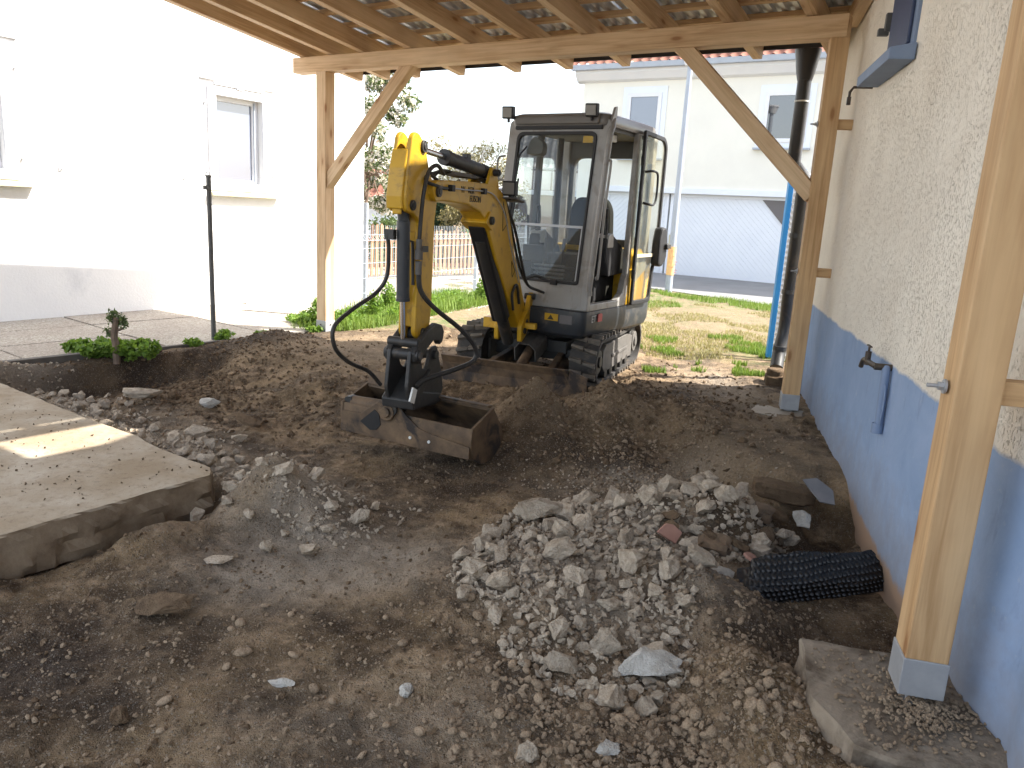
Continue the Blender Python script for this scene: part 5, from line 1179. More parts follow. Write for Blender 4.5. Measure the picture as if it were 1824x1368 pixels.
m = MB(); m.cyl(T(.45, .0, .36), T(1.0, .02, .12), .042, 16); m.cyl(T(.9, .02, .14), T(1.03, .02, .10), .03, 12); m.build('blade_cylinder', M['muddy_steel'], ex)
m = MB(); cA = T(.42, 0.0, .34); cd_ = unit(T(1.0, .0, .18)-cA); cu = np.cross(cd_, lU); cu = cu if cu[2] > 0 else -cu
m.ring([(-.10, -.07), (-.10, .045), (-.05, .095), (.05, .095), (.10, .045), (.10, -.07)], [(-.092, -.07), (-.092, .042), (-.047, .087), (.047, .087), (.092, .042), (.092, -.07)], cA, lU, cu, cd_, .05, .36); m.build('cylinder_guard', M['track_frame'], ex, .003)
m = MB(); m.cyl(T(.35, .3, .14), T(.95, .24, .09), .055, 14); m.build('arm_tube', M['muddy_steel'], ex)
# --- upper structure
plan = [(.62, -.47), (.66, -.30), (.66, .42), (.62, .49), (-.30, .50), (-.78, .49), (-.90, .38), (-.93, .12), (-.93, -.12), (-.86, -.34), (-.66, -.47)]
def layered(name, plan_, levels, mat, frame=U, parent=ex, bevel=0):
    m = MB(); k = len(plan_); vs_ = []
    for z, sc_ in levels: vs_ += [frame(s*sc_, l*sc_, z) for s, l in plan_]
    fs = [list(range(k))[::-1], [len(vs_)-k+i for i in range(k)]]
    for j in range(len(levels)-1): fs += [[j*k+i, j*k+(i+1) % k, (j+1)*k+(i+1) % k, (j+1)*k+i] for i in range(k)]
    m.add(vs_, fs); m.sm = [False, False]+[True]*(len(fs)-2); return m.build(name, M[mat], parent, bevel, 30)
rp_ = roundpoly(plan, .06, 4)
layered('revolving_frame', rp_, [(.42, .90), (.45, .965), (.50, .995), (.60, 1), (.655, .995), (.66, .98)], 'body_dark')
hoodp = roundpoly([(-.30, -.47), (-.30, .485), (-.78, .475), (-.88, .36), (-.92, .12), (-.90, -.12), (-.84, -.33), (-.66, -.46)], .05, 4)
hood = layered('engine_hood', hoodp, [(.66, 1), (.95, 1.0), (1.10, .985), (1.17, .93)], 'yellow_paint')
m = MB(); m.prism([(-.32, .84), (-.32, 1.12), (-.74, 1.12), (-.74, 1.04)], U(0, .484, 0), fS, UP, lS, -.004, .004); m.build('vent_panel', M['cab_grey'], hood, .002)
m = MB(); m.prism([(-.34, .665), (-.17, .665), (-.20, .80), (-.27, .98), (-.34, 1.0)], U(0, .475, 0), fS, UP, lS, -.03, .022); m.build('corner_cover', M['yellow_paint'], ex, .008)
# front plane frame of cab
FO = U(.61, 0, .662); ft_ = unit(U(.40, 0, 2.27)-FO); fn_ = unit(np.cross(lS, ft_)); 
if np.dot(fn_, fS) < 0: fn_ = -fn_
FH = 1.585
cab = MB()
cab.ring(roundpoly([(-.49, 0), (.49, 0), (.49, FH), (-.49, FH)], [.02, .02, .05, .05], 5), roundpoly([(-.395, .215), (.375, .215), (.375, 1.48), (-.395, 1.48)], [.03, .03, .07, .07], 5), FO, lS, ft_, fn_, -.05, .0)
cabo = cab.build('cab_frame', M['cab_grey'], ex, .006)
m = MB(); gi = roundpoly([(-.398, .212), (.378, .212), (.378, 1.483), (-.398, 1.483)], [.03, .03, .07, .07], 5); gi2 = roundpoly([(-.372, .238), (.355, .238), (.355, 1.455), (-.372, 1.455)], [.02, .02, .06, .06], 5)
m.ring(gi, gi2, FO, lS, ft_, fn_, -.02, .012); m.build('windscreen_seal', M['gasket'], cabo, .004)
m = MB(); m.prism(roundpoly([(-.372, .70), (.357, .70), (.357, 1.456), (-.372, 1.456)], [.005, .005, .06, .06], 4), FO, lS, ft_, fn_, -.012, -.008); m.build('windscreen', M['cab_glass'], cabo)
m = MB(); m.prism([(-.368, .23), (.350, .23), (.350, .69), (-.368, .69)], FO, lS, ft_, fn_, -.004, .0); m.build('lower_windscreen', M['dusty_glass'], cabo)
m = MB(); m.prism([(-.36, .685), (.36, .685), (.36, .705), (-.36, .705)], FO, lS, ft_, fn_, -.006, .006); m.prism([(-.36, .225), (.350, .225), (.350, .238), (-.36, .238)], FO, lS, ft_, fn_, -.002, .010); m.prism([(.345, .225), (.355, .225), (.355, .69), (.345, .69)], FO, lS, ft_, fn_, -.002, .010); m.build('pane_rail', M['galvanised'], cabo)
m = MB(); m.prism([(.12, .195), (.18, .195), (.18, .24), (.12, .24)], FO, lS, ft_, fn_, 0, .03); m.build('pane_latch', M['gasket'], cabo, .003)
# wiper and motor
m = MB(); m.prism(roundpoly([(-.31, 1.30), (-.14, 1.30), (-.14, 1.40), (-.22, 1.45), (-.27, 1.43)], .03, 3), FO, lS, ft_, fn_, -.10, -.02); m.build('wiper_motor', M['interior_grey'], cabo, .01)
def fp(l, t_, o): return FO+lS*l+ft_*t_+fn_*o
m = MB(); m.tube([fp(-.29, 1.36, .0), fp(-.335, 1.28, .03), fp(-.35, 1.0, .03)], .008, 6); m.tube([fp(-.325, 1.08, .02), fp(-.36, .55, .012)], .010, 6); m.build('wiper', M['gasket'], cabo)
# pillars and rails
def slanted(name, p, q, w, d, mat='cab_grey', side=lS): m = MB(); m.beam(p, q, w, d, side); return m.build(name, M[mat], cabo, .010)
for l in (-.455, .455): slanted('a_pillar', U(.585, l, .66), U(.375, l, 2.18), .07, .065)
m = MB(); m.tube(smooth_path([U(.60, .50, .80), U(.605, .50, 1.0), U(.46, .50, 2.0), U(.40, .495, 2.15), U(.33, .47, 2.235)], 5), .024, 10); m.build('pillar_tube', M['cab_grey'], cabo)
m = MB(); m.tube(smooth_path([U(.55, .52, .95), U(.56, .545, .98), U(.53, .545, 1.5), U(.48, .545, 1.86), U(.46, .52, 1.90)], 4), .011, 8); m.build('grab_rail', M['cab_grey'], cabo)
m = MB(); m.tube(smooth_path([U(.44, -.49, 1.72), U(.47, -.55, 1.74), U(.47, -.56, 1.90), U(.44, -.50, 1.93)], 4), .010, 8); m.build('grab_handle', M['cab_grey'], cabo)
slanted('b_pillar', U(-.19, .462, .70), U(-.22, .462, 2.18), .075, .05)
m = MB(); m.prism([(-.14, .66), (.05, .66), (.56, .66), (.56, .72), (.0, .72), (-.10, .78), (-.16, .95), (-.22, .95), (-.22, .66)], U(0, .46, 0), fS, UP, lS, -.03, .03); m.build('door_sill', M['cab_grey'], cabo, .008)
slanted('c_pillar', U(-.62, .44, 1.1), U(-.62, .44, 2.18), .09, .07); slanted('c_pillar', U(-.62, -.44, 1.1), U(-.62, -.44, 2.18), .09, .07)
slanted('b_pillar', U(-.05, -.46, .70), U(-.10, -.46, 2.18), .06, .05, 'interior_grey')
m = MB(); m.prism([(-.6, .66), (.55, .66), (.55, 1.0), (-.6, 1.15)], U(0, -.47, 0), fS, UP, lS, -.02, .02); m.build('side_panel', M['cab_grey'], cabo, .005)
# rear wall frame with rounded window
m = MB(); m.ring(roundpoly([(-.47, 1.10), (.47, 1.10), (.47, 2.19), (-.47, 2.19)], .03, 4), roundpoly([(-.36, 1.24), (.36, 1.24), (.36, 2.0), (-.36, 2.0)], .09, 4), U(-.64, 0, 0), lS, UP, fS, -.03, .03); m.build('rear_frame', M['interior_grey'], cabo, .01)
m = MB(); m.prism(roundpoly([(-.36, 1.24), (.36, 1.24), (.36, 2.0), (-.36, 2.0)], .09, 4), U(-.64, 0, 0), lS, UP, fS, -.004, .0); m.build('rear_window', M['cab_glass'], cabo)
m = MB(); m.prism([(-.58, 1.12), (-.27, 1.12), (-.27, 2.2), (-.58, 2.2)], U(0, .455, 0), fS, UP, lS, -.004, .0); m.build('side_window', M['cab_glass'], cabo)
m = MB(); m.prism([(-.58, 1.15), (.5, 1.02), (.40, 2.2), (-.58, 2.2)], U(0, -.47, 0), fS, UP, lS, -.004, .0); m.build('side_window', M['cab_glass'], cabo)
m = MB(); m.tube([U(-.30, -.36, .9), U(-.30, -.36, 2.22)], .034, 12); m.build('rollover_post', M['black_steel'], cabo)
m = MB(); m.tube([U(-.52, .36, .9), U(-.52, .36, 2.22)], .022, 12); m.build('rollover_post', M['cab_grey'], cabo)
# roof
rfp = roundpoly([(.44, -.47), (.44, .47), (-.60, .49), (-.74, .36), (-.74, -.36), (-.60, -.49)], .09, 4)
roof = layered('cab_roof', rfp, [(2.18, .99), (2.195, 1.0), (2.235, 1.0), (2.27, .975), (2.285, .90)], 'roof_grey', parent=cabo)
m = MB(); m.prism([(-.42, 1.50), (.42, 1.50), (.42, 1.535), (-.42, 1.535)], FO, lS, ft_, fn_, -.01, .02); m.build('visor_strip', M['gasket'], cabo, .006)
m = MB(); m.prism([(.39, 2.185), (.475, 2.19), (.465, 2.255), (.40, 2.283)], U(0, 0, 0), fS, UP, lS, -.41, .40); m.build('roof_front_panel', M['roof_grey'], cabo, .015)
m = MB(); m.prism([(-.58, 2.15), (.36, 2.15), (.36, 2.182), (-.58, 2.182)], U(0, 0, 0), fS, UP, lS, -.44, .44); m.build('headliner', M['interior_grey'], cabo)
m = MB(); m.prism([(-.05, 2.09), (.08, 2.09), (.08, 2.15), (-.05, 2.15)], U(0, .30, 0), fS, UP, lS, -.04, .04); m.build('cab_light', M['white_label'], cabo, .008)
m = MB(); m.prism([(.24, 1.395), (.33, 1.395), (.33, 1.45), (.24, 1.45)], FO, lS, ft_, fn_, -.022, -.016); m.build('yellow_sticker', M['yellow_paint'], cabo)
m = MB(); m.prism([(.38, 2.12), (.45, 2.10), (.34, 2.33), (.30, 2.34), (.30, 2.26)], U(0, .475, 0), fS, UP, lS, -.01, .01); m.build('lifting_bracket', M['cab_grey'], cabo, .003)
def work_light(c, facing, up=UP, par=ex, name='work_light', s=.048):
    r_ = unit(np.cross(facing, up)); uu = np.cross(r_, facing); m = MB(); m.box(c, r_, facing, uu, s, .035, s); w = m.build(name, M['gasket'], par, .010)
    m = MB(); m.box(c+np.array(facing)*.035, r_, facing, uu, s*.80, .005, s*.78); m.build('lamp_lens', M['lamp_glass'], w, .003)
    m = MB(); m.cyl(c-uu*s, c-uu*(s+.03), .012, 8); m.build('light_bracket', M['gasket'], w); return w
d2 = unit(fS*.9+V(0, 0, -.1)+lS*.15)
work_light(U(.49, -.46, 2.285), d2, par=ex, s=.052); work_light(U(.49, .345, 2.29), d2, par=ex, s=.052)
m = MB(); m.beam(U(.46, -.44, 2.25), U(.40, -.37, 2.24), .03, .03); m.build('light_arm', M['gasket'], ex, .004)
# open door lying back along the rear side
DL = .525
def dpol(inset):
    return roundpoly([(-.22-inset, .665+inset), (-.66+inset, .665+inset), (-.69+inset, .98), (-.76+inset, 1.08), (-.77+inset, 1.35), (-.77+inset, 2.13-inset*.5), (-.69+inset*.5, 2.20-inset), (-.22-inset, 2.215-inset)], [.02, .05, .05, .03, .05, .05, .04, .02], 4)
m = MB(); m.ring(dpol(0), dpol(.038), U(0, DL, 0), fS, UP, lS, -.014, .014); door = m.build('door', M['gasket'], ex, .006)
m = MB(); m.prism(dpol(.034), U(0, DL, 0), fS, UP, lS, -.003, .003); m.build('door_glass', M['door_glass'], door)
m = MB(); m.prism([(-.24, 1.10), (-.78, 1.10), (-.78, 1.13), (-.24, 1.13)], U(0, DL, 0), fS, UP, lS, -.006, .006); m.build('door_rail', M['sill_stone'], door)
m = MB(); m.prism(roundpoly([(-.66, 1.02), (-.76, 1.00), (-.86, 1.08), (-.86, 1.26), (-.80, 1.38), (-.70, 1.38), (-.655, 1.25)], .04, 4), U(0, DL, 0), fS, UP, lS, -.02, .07); lt = m.build('door_latch_box', M['gasket'], door, .02)
m = MB(); m.cyl(U(-.80, DL+.07, 1.20), U(-.80, DL+.10, 1.20), .03, 12); m.box(U(-.82, DL+.09, 1.20), fS, UP, lS, .05, .02, .012); m.build('door_lock', M['black_steel'], lt, .004)
m = MB(); m.tube(smooth_path([U(-.25, DL+.02, 1.86), U(-.29, DL+.07, 1.87), U(-.40, DL+.075, 1.86), U(-.43, DL+.075, 1.80), U(-.43, DL+.075, 1.64), U(-.38, DL+.075, 1.58), U(-.28, DL+.07, 1.58), U(-.25, DL+.02, 1.59)], 4), .011, 8); m.build('door_handle', M['gasket'], door)
for z in (.95, 1.95): m = MB(); m.cyl(U(-.215, .53, z-.04), U(-.215, .53, z+.04), .018, 10); m.build('hinge', M['gasket'], door)
# interior
m = MB(); m.prism(roundpoly([(-.20, -.25), (.22, -.25), (.26, .25), (-.20, .25)], .06, 4), U(-.12, 0, .98), fS, lS, UP, 0, .12); seat = m.build('seat_cushion', M['seat_fabric'], ex, .03, seg=3)
m = MB(); m.prism(roundpoly([(-.24, 1.05), (.24, 1.05), (.21, 1.52), (.15, 1.62), (-.15, 1.62), (-.21, 1.52)], .06, 5), U(-.40, 0, 0), lS, UP, fS, 0, .11); m.build('seat_backrest', M['seat_fabric'], ex, .03, seg=3)
m = MB(); m.prism([(-.5, -.40), (.5, -.40), (.5, .42), (-.5, .42)], U(0, 0, .665), fS, lS, UP, 0, .02); m.build('cab_floor', M['kerb_dark'], ex)
m = MB(); m.prism([(-.42, -.3), (.12, -.3), (.12, .3), (-.42, .3)], U(0, 0, .685), fS, lS, UP, 0, .29); m.build('seat_base', M['seat_fabric'], ex, .02)
for sd_ in (-1, 1):
    m = MB(); m.prism(roundpoly([(-.35, .95), (.05, .92), (.14, 1.14), (.12, 1.27), (.0, 1.30), (-.35, 1.12)], .05, 4), U(0, sd_*.345, 0), fS, UP, lS, -.055, .055); c_ = m.build('control_console', M['seat_fabric'], ex, .015)
    m = MB(); m.prism(roundpoly([(-.02, 1.18), (.12, 1.18), (.10, 1.29), (.0, 1.31)], .02, 3), U(0, sd_*.345, 0), fS, UP, lS, -.06, .06); m.build('console_cap', M['cab_grey'], c_, .01)
    m = MB(); m.tube([U(.06, sd_*.345, 1.29), U(.06, sd_*.345, 1.35)], .03, 12, .016); m.tube(smooth_path([U(.06, sd_*.345, 1.35), U(.055, sd_*.345, 1.42), U(.07, sd_*.345, 1.48), U(.075, sd_*.345, 1.52)], 3), .017, 10, .022); m.build('joystick', M['gasket'], c_)
    m = MB(); m.tube([U(.13, sd_*.40, 1.05), U(.16, sd_*.40, 1.36)], .007, 8); m.tube([U(.158, sd_*.40, 1.34), U(.165, sd_*.40, 1.43)], .012, 8); m.build('lever', M['gasket'], c_)
for l in (-.09, .0, .09): 
    m = MB(); m.tube([U(.36, l, .70), U(.38, l, 1.0), U(.34, l, 1.20)], .010, 8); m.tube([U(.35, l, 1.15), U(.335, l, 1.24)], .016, 8); m.build('travel_lever', M['gasket'], ex)
m = MB(); m.prism([(-.34, 1.02), (-.10, 1.02), (-.12, 1.17), (-.34, 1.17)], U(.30, 0, 0), lS, UP, fS, -.03, .03); m.build('dash_panel', M['gasket'], ex, .01)
m = MB(); m.prism([(-.2, .68), (.2, .68), (.2, .90), (-.2, .90)], U(.40, .02, 0), lS, UP, unit(fS*.8+V(0, 0, .6)), -.02, .0); m.build('pedal_plate', M['black_steel'], ex, .008)
for i in range(5): m = MB(); m.prism([(-.17, .74+i*.035), (.13, .74+i*.035), (.13, .755+i*.035), (-.17, .755+i*.035)], U(.43, .02, .12), lS, UP, fS, -.02, .01); m.build('pedal_rib', M['interior_grey'], ex, .003)
# lettering on the body side
def text(s, o, ax, ay, size, mat, parent, name='lettering', ext=.0015):
    cu_ = bpy.data.curves.new(name, 'FONT'); cu_.body = s; cu_.size = size; cu_.extrude = ext; tmp = bpy.data.objects.new('tmp', cu_); scene.collection.objects.link(tmp)
    me = bpy.data.meshes.new_from_object(tmp.evaluated_get(bpy.context.evaluated_depsgraph_get())); bpy.data.objects.remove(tmp)
    ax, ay = unit(ax), unit(ay); nn = np.cross(ax, ay); root = parent
    while root.parent is not None: root = root.parent
    off = np.array(root.location)
    for v in me.vertices: p = o+ax*v.co.x+ay*v.co.y+nn*v.co.z-off; v.co = tuple(p)
    me.materials.clear(); me.materials.append(M[mat]); ob = bpy.data.objects.new(name, me); scene.collection.objects.link(ob); ob.parent = parent; return ob
bpy.context.view_layer.update()
text('ET', U(.535, .504, .565), -fS, UP, .085, 'text_grey', ex)
m = MB(); m.prism([(.405, .562), (.325, .562), (.325, .622), (.345, .632), (.405, .628)], U(0, .500, 0), fS, UP, lS, .0, .006); m.build('red_square', M['red_sticker'], ex)
m = MB(); m.prism([(.12, .56), (.25, .56), (.25, .62), (.12, .62)], U(.655, 0, 0), lS, UP, fS, 0, .008); wl = m.build('warning_sticker', M['yellow_paint'], ex)
m = MB(); m.prism([(.15, .57), (.18, .61), (.21, .57)], U(.664, 0, 0), lS, UP, fS, 0, .003); m.build('warning_symbol', M['text_black'], wl)
m = MB(); m.prism([(.265, .545), (.385, .545), (.385, .618), (.265, .618)], U(.655, 0, 0), lS, UP, fS, 0, .008); m.build('number_plate', M['plate_grey'], ex)
# --- swing bracket (yellow yoke)
m = MB(); m.cyl(Bm(-.12, .36), Bm(-.12, .68), .075, 16); m.box(Bm(-.18, .5), fB, nB, UP, .14, .10, .07); m.build('swing_post', M['black_steel'], ex, .008)
yk = MB(); yk.prism(roundpoly([(.12, .36), (.02, .40), (-.10, .50), (-.12, .62), (-.17, .74), (-.13, .78), (-.07, .74), (-.02, .62), (.06, .58), (.14, .50)], .03, 3), QB, fB, UP, nB, .085, .125)
yk.box(Bm(.02, .50, .15), fB, nB, UP, .03, .07, .025)
yko = yk.build('swing_bracket', M['yellow_paint'], ex, .006)
m = MB(); m.prism(roundpoly([(.12, .36), (.02, .40), (-.10, .46), (-.10, .60), (.0, .60), (.14, .50)], .03, 3), QB, fB, UP, nB, -.125, -.085); m.box(Bm(.0, .50, -.19), fB, nB, UP, .05, .07, .045); m.build('bracket_cheek', M['yellow_paint'], yko, .008)
m = MB(); m.cyl(Bm(-.11, .74, .06), Bm(-.11, .74, .15), .026, 12); m.cyl(Bm(.06, .46, -.13), Bm(.06, .46, .14), .026, 12); m.build('pin', M['black_steel'], yko)
# --- boom
boomp = [(1.90, 1.527), (1.877, 1.588), (1.827, 1.612), (1.622, 1.622), (1.158, 1.636), (.848, 1.634), (.66, 1.60), (.53, 1.52), (.40, 1.33), (.292, 1.127), (.057, .813), (-.09, .60), (-.12, .50), (-.04, .44), (.06, .47), (.30, .69), (.397, .775), (.705, 1.089), (.86, 1.28), (.95, 1.37), (1.063, 1.434), (1.299, 1.478), (1.612, 1.488), (1.866, 1.487)]
m = MB(); m.prism(boomp, QB, fB, UP, nB, -.085, .085); boom = m.build('boom', M['yellow_paint'], ex, .012)
m = MB(); m.cyl(Bm(1.827, 1.546, -.10), Bm(1.827, 1.546, .112), .062, 20); m.build('boom_boss', M['yellow_paint'], boom, .004)
for (s, z, r_) in ((1.827, 1.546, .034), (.907, 1.377, .030), (.828, 1.718, .026), (.0, .52, .035)): m = MB(); m.cyl(Bm(s, z, -.125), Bm(s, z, .128), r_, 14); m.cyl(Bm(s, z, .128), Bm(s, z, .134), r_*.6, 12); m.build('pin', M['black_steel'], boom, .002)
m = MB(); m.prism(roundpoly([(1.0, 1.36), (.86, 1.30), (.83, 1.36), (.90, 1.45)], .02, 3), QB, fB, UP, nB, -.10, .105); m.build('cylinder_lug', M['yellow_paint'], boom, .004)
for o in (-.07, .07): m = MB(); m.prism(roundpoly([(.95, 1.61), (.70, 1.60), (.78, 1.75), (.86, 1.76)], .03, 3), QB, fB, UP, nB, o-.012, o+.012); m.build('cylinder_lug', M['yellow_paint'], boom, .003)
text('W   KER', Bm(1.42, 1.555, .087), -fB, UP, .062, 'text_black', boom); text('EUSON', Bm(1.27, 1.500, .087), -fB, UP, .062, 'text_black', boom)
m = MB()
for tri in ([(.62, 1.52), (.50, 1.36), (.60, 1.30)], [(.36, 1.06), (.27, .98), (.33, .93)]):
    for i in range(3): a, b_ = tri[i], tri[(i+1) % 3]; m.beam(Bm(a[0], a[1], .0865), Bm(b_[0], b_[1], .0865), .004, .004)
m.build('decal_outline', M['text_black'], boom)
# boom (lift) cylinder under the boom
m = MB(); m.cyl(Bm(.88, 1.36), Bm(.70, 1.12), .035, 14); m.cyl(Bm(.80, 1.25), Bm(.30, .60), .068, 20); m.cyl(Bm(.30, .60), Bm(.10, .36), .05, 14); m.build('lift_cylinder', M['black_steel'], ex)
m = MB(); m.prism([(.93, 1.33), (.86, 1.36), (.26, .60), (.33, .55)], QB, fB, UP, nB, -.07, .06); m.build('cylinder_shield', M['gasket'], ex, .012)
# arm (stick) cylinder on top
m = MB(); m.cyl(Bm(1.863, 1.79), Bm(1.45, 1.768), .020, 12); m.build('arm_cylinder_rod', M['chrome'], ex)
m = MB(); m.cyl(Bm(1.50, 1.770), Bm(.86, 1.728), .046, 20); m.cyl(Bm(1.52, 1.771), Bm(1.46, 1.768), .052, 20); m.cyl(Bm(.90, 1.73), Bm(.80, 1.724), .05, 16); m.box(Bm(1.15, 1.80), fB, nB, UP, .035, .02, .02); m.build('arm_cylinder', M['black_steel'], ex, .002)
# stick
stp = roundpoly([(2.02, 1.86), (1.94, 1.80), (1.88, 1.66), (1.80, 1.57), (1.76, 1.49), (1.79, 1.36), (1.80, .80), (1.83, .66), (1.93, .62), (2.02, .68), (2.01, .93), (1.97, 1.0), (1.99, 1.36), (2.06, 1.40), (2.17, 1.42), (2.18, 1.50), (2.15, 1.66), (2.11, 1.84), (2.07, 1.87)], .03, 3)
m = MB(); 
m.prism(stp, QB, fB, UP, nB, .045, .078); m.prism(stp, QB, fB, UP, nB, -.040, -.012)
m.prism([(2.10, 1.77), (2.128, 1.77), (2.165, 1.66), (2.197, 1.50), (2.190, 1.43), (2.16, 1.43), (2.165, 1.50), (2.13, 1.65)], QB, fB, UP, nB, -.043, .060)
m.prism([(2.115, 1.74), (2.135, 1.74), (2.18, 1.52), (2.175, 1.40), (2.16, 1.40), (2.155, 1.52)], QB, fB, UP, nB, -.013, .046)
m.prism([(1.83, 1.50), (1.97, 1.50), (1.96, .75), (1.84, .75)], QB, fB, UP, nB, -.013, .046); m.prism([(1.95, 1.30), (1.98, 1.30), (1.98, 1.02), (1.99, .72), (1.95, .72)], QB, fB, UP, nB, -.013, .046)
stick = m.build('stick', M['yellow_paint'], ex, .008)
for s, z in ((2.01, 1.80), (1.86, 1.785)): pass
for s, z, r_ in ((1.975, 1.795, .036), (2.10, 1.455, .030), (1.92, .68, .03)): m = MB(); m.cyl(Bm(s, z, -.05), Bm(s, z, .092), r_, 16); m.cyl(Bm(s, z, .092), Bm(s, z, .098), r_*.55, 10); m.build('pin', M['black_steel'], stick, .002)
# bucket cylinder
m = MB(); m.cyl(Bm(2.09, 1.46, .01), Bm(2.06, 1.30, .01), .036, 16); m.cyl(Bm(2.075, 1.36, .01), Bm(2.06, .90, .01), .040, 24); m.cyl(Bm(2.06, .905, .01), Bm(2.059, .885, .01), .043, 24); m.build('bucket_cylinder', M['body_dark'], ex, .002)
m = MB(); m.cyl(Bm(2.06, .90, .01), Bm(2.045, .64, .01), .0165, 14); m.build('bucket_cylinder_rod', M['chrome'], ex)
m = MB(); m.box(Bm(2.12, 1.28, -.05), fB, nB, UP, .02, .03, .03); m.tube([Bm(2.06, 1.26, -.03), Bm(1.99, 1.24, .03), Bm(1.99, .98, .04)], .010, 8); m.build('hose_fitting', M['black_steel'], ex)
# linkage
def arc(s0, z0, r, a0, a1, n=10): return [(s0+cos(radians(a0+(a1-a0)*i/n))*r, z0+sin(radians(a0+(a1-a0)*i/n))*r) for i in range(n+1)]
crescent = arc(1.90, .56, .16, 150, -10)+arc(1.90, .545, .085, -10, 150)
for o in (-.07, .10):
    m = MB(); m.prism([(1.70, .60), (1.68, .66), (1.72, .71), (1.80, .73), (1.92, .70), (2.03, .64), (2.10, .58), (2.09, .52), (2.02, .50), (1.95, .57), (1.84, .62), (1.77, .61), (1.74, .58)], QB, fB, UP, nB, o-.022, o+.022); m.build('tipping_link', M['black_steel'], ex, .010)
m = MB(); m.cyl(Bm(2.04, .63, -.09), Bm(2.04, .63, .12), .030, 14); m.cyl(Bm(2.06, .56, -.10), Bm(2.06, .56, .135), .036, 16); m.cyl(Bm(1.92, .66, -.09), Bm(1.92, .66, .12), .032, 14); m.cyl(Bm(1.78, .52, -.09), Bm(1.78, .52, .12), .03, 14); m.build('linkage_pins', M['black_steel'], ex, .003)
m = MB(); m.cyl(Bm(2.06, .56, .135), Bm(2.06, .56, .142), .024, 12); m.build('pin_cap', M['track_frame'], ex)
for o in (-.055, .085):
    m = MB(); m.prism(roundpoly([(2.10, .60), (2.02, .58), (1.96, .46), (1.88, .44), (1.82, .56), (1.74, .58), (1.66, .40), (1.62, .26), (1.72, .17), (2.08, .22), (2.14, .36)], .03, 3), QB, fB, UP, nB, o-.013, o+.013); cpl = m.build('coupler_plate', M['black_steel'], ex, .006)
m = MB(); m.prism([(2.10, .22), (2.11, .28), (2.00, .36), (1.86, .44), (1.84, .42), (1.96, .31), (1.70, .25), (1.70, .19)], QB, fB, UP, nB, -.10, .12); m.build('coupler_body', M['black_steel'], ex, .008)
m = MB(); m.box(Bm(2.10, .315, .115), unit(fB+UP*.5), nB, unit(UP-fB*.5), .030, .006, .045); m.build('coupler_label', M['white_label'], ex)
m = MB(); m.cyl(Bm(1.97, .17, -.12), Bm(1.60, .17, -.10), .055, 18); m.build('tilt_shaft', M['black_steel'], ex)
# --- bucket
BC = QB+fB*1.74+nB*-.005; BC = V(BC[0], BC[1], .0); rz = radians(-5)
fK = V(fB[0]*cos(rz)-fB[1]*sin(rz), fB[0]*sin(rz)+fB[1]*cos(rz), 0); nK = V(-fK[1], fK[0], 0); nK = unit(nK+V(0, 0, -.03)); uK = unit(np.cross(fK, nK)); uK = uK if uK[2] > 0 else -uK
def K(s, z, o): return BC+fK*s+uK*z+nK*o
kin = [(.205, .135), (.215, .04), (.165, -.07), (.03, -.140), (-.14, -.125), (-.24, -.06), (-.235, .03), (-.07, .21)]
shell_out = roundpoly(kin, [.005, .08, .08, .08, .06, .05, .05, .005], 4)
def offset(poly, d): 
    c = np.mean(np.array(poly), axis=0); return [tuple(np.array(p)+unit(c-np.array(p))*d) for p in poly]
# curved shell (open at the top, between last and first point)
path2 = shell_out; inn = offset(shell_out, .014); k_ = len(path2)
vs_ = []; 
for o in (-.49, .49): vs_ += [K(s, z, o) for s, z in path2]+[K(s, z, o) for s, z in inn]
fs = []
for i in range(k_-1):
    a, b_, c, d = i, i+1, 2*k_+i+1, 2*k_+i; fs.append([a, b_, c, d]); fs.append([k_+i, 2*k_+k_+i, 2*k_+k_+i+1, k_+i+1]); fs.append([i, k_+i, k_+i+1, i+1]); fs.append([2*k_+i, 2*k_+i+1, 3*k_+i+1, 3*k_+i])
fs.append([0, 2*k_, 3*k_, k_]); fs.append([k_-1, 2*k_-1, 4*k_-1, 3*k_-1])
m = MB(); m.add(vs_, fs, True); bkt = m.build('bucket', M['muddy_steel'], ex, 0, 50)
bmx = bmesh.new(); bmx.from_mesh(bkt.data); bmesh.ops.recalc_face_normals(bmx, faces=bmx.faces); bmx.to_mesh(bkt.data); bmx.free()
for o in (-.49, .49): m = MB(); m.prism(offset(shell_out, -.006), BC, fK, uK, nK, o-.009, o+.009); m.build('bucket_side', M['muddy_steel'], bkt, .003)
m = MB(); m.prism([(-.055, .215), (-.10, .30), (-.115, .295), (-.085, .21)], BC, fK, uK, nK, -.485, -.10); m.prism([(-.055, .215), (-.02, .225), (-.02, .24), (-.085, .232)], BC, fK, uK, nK, -.1, .485); m.build('cutting_edge', M['muddy_steel'], bkt, .003)
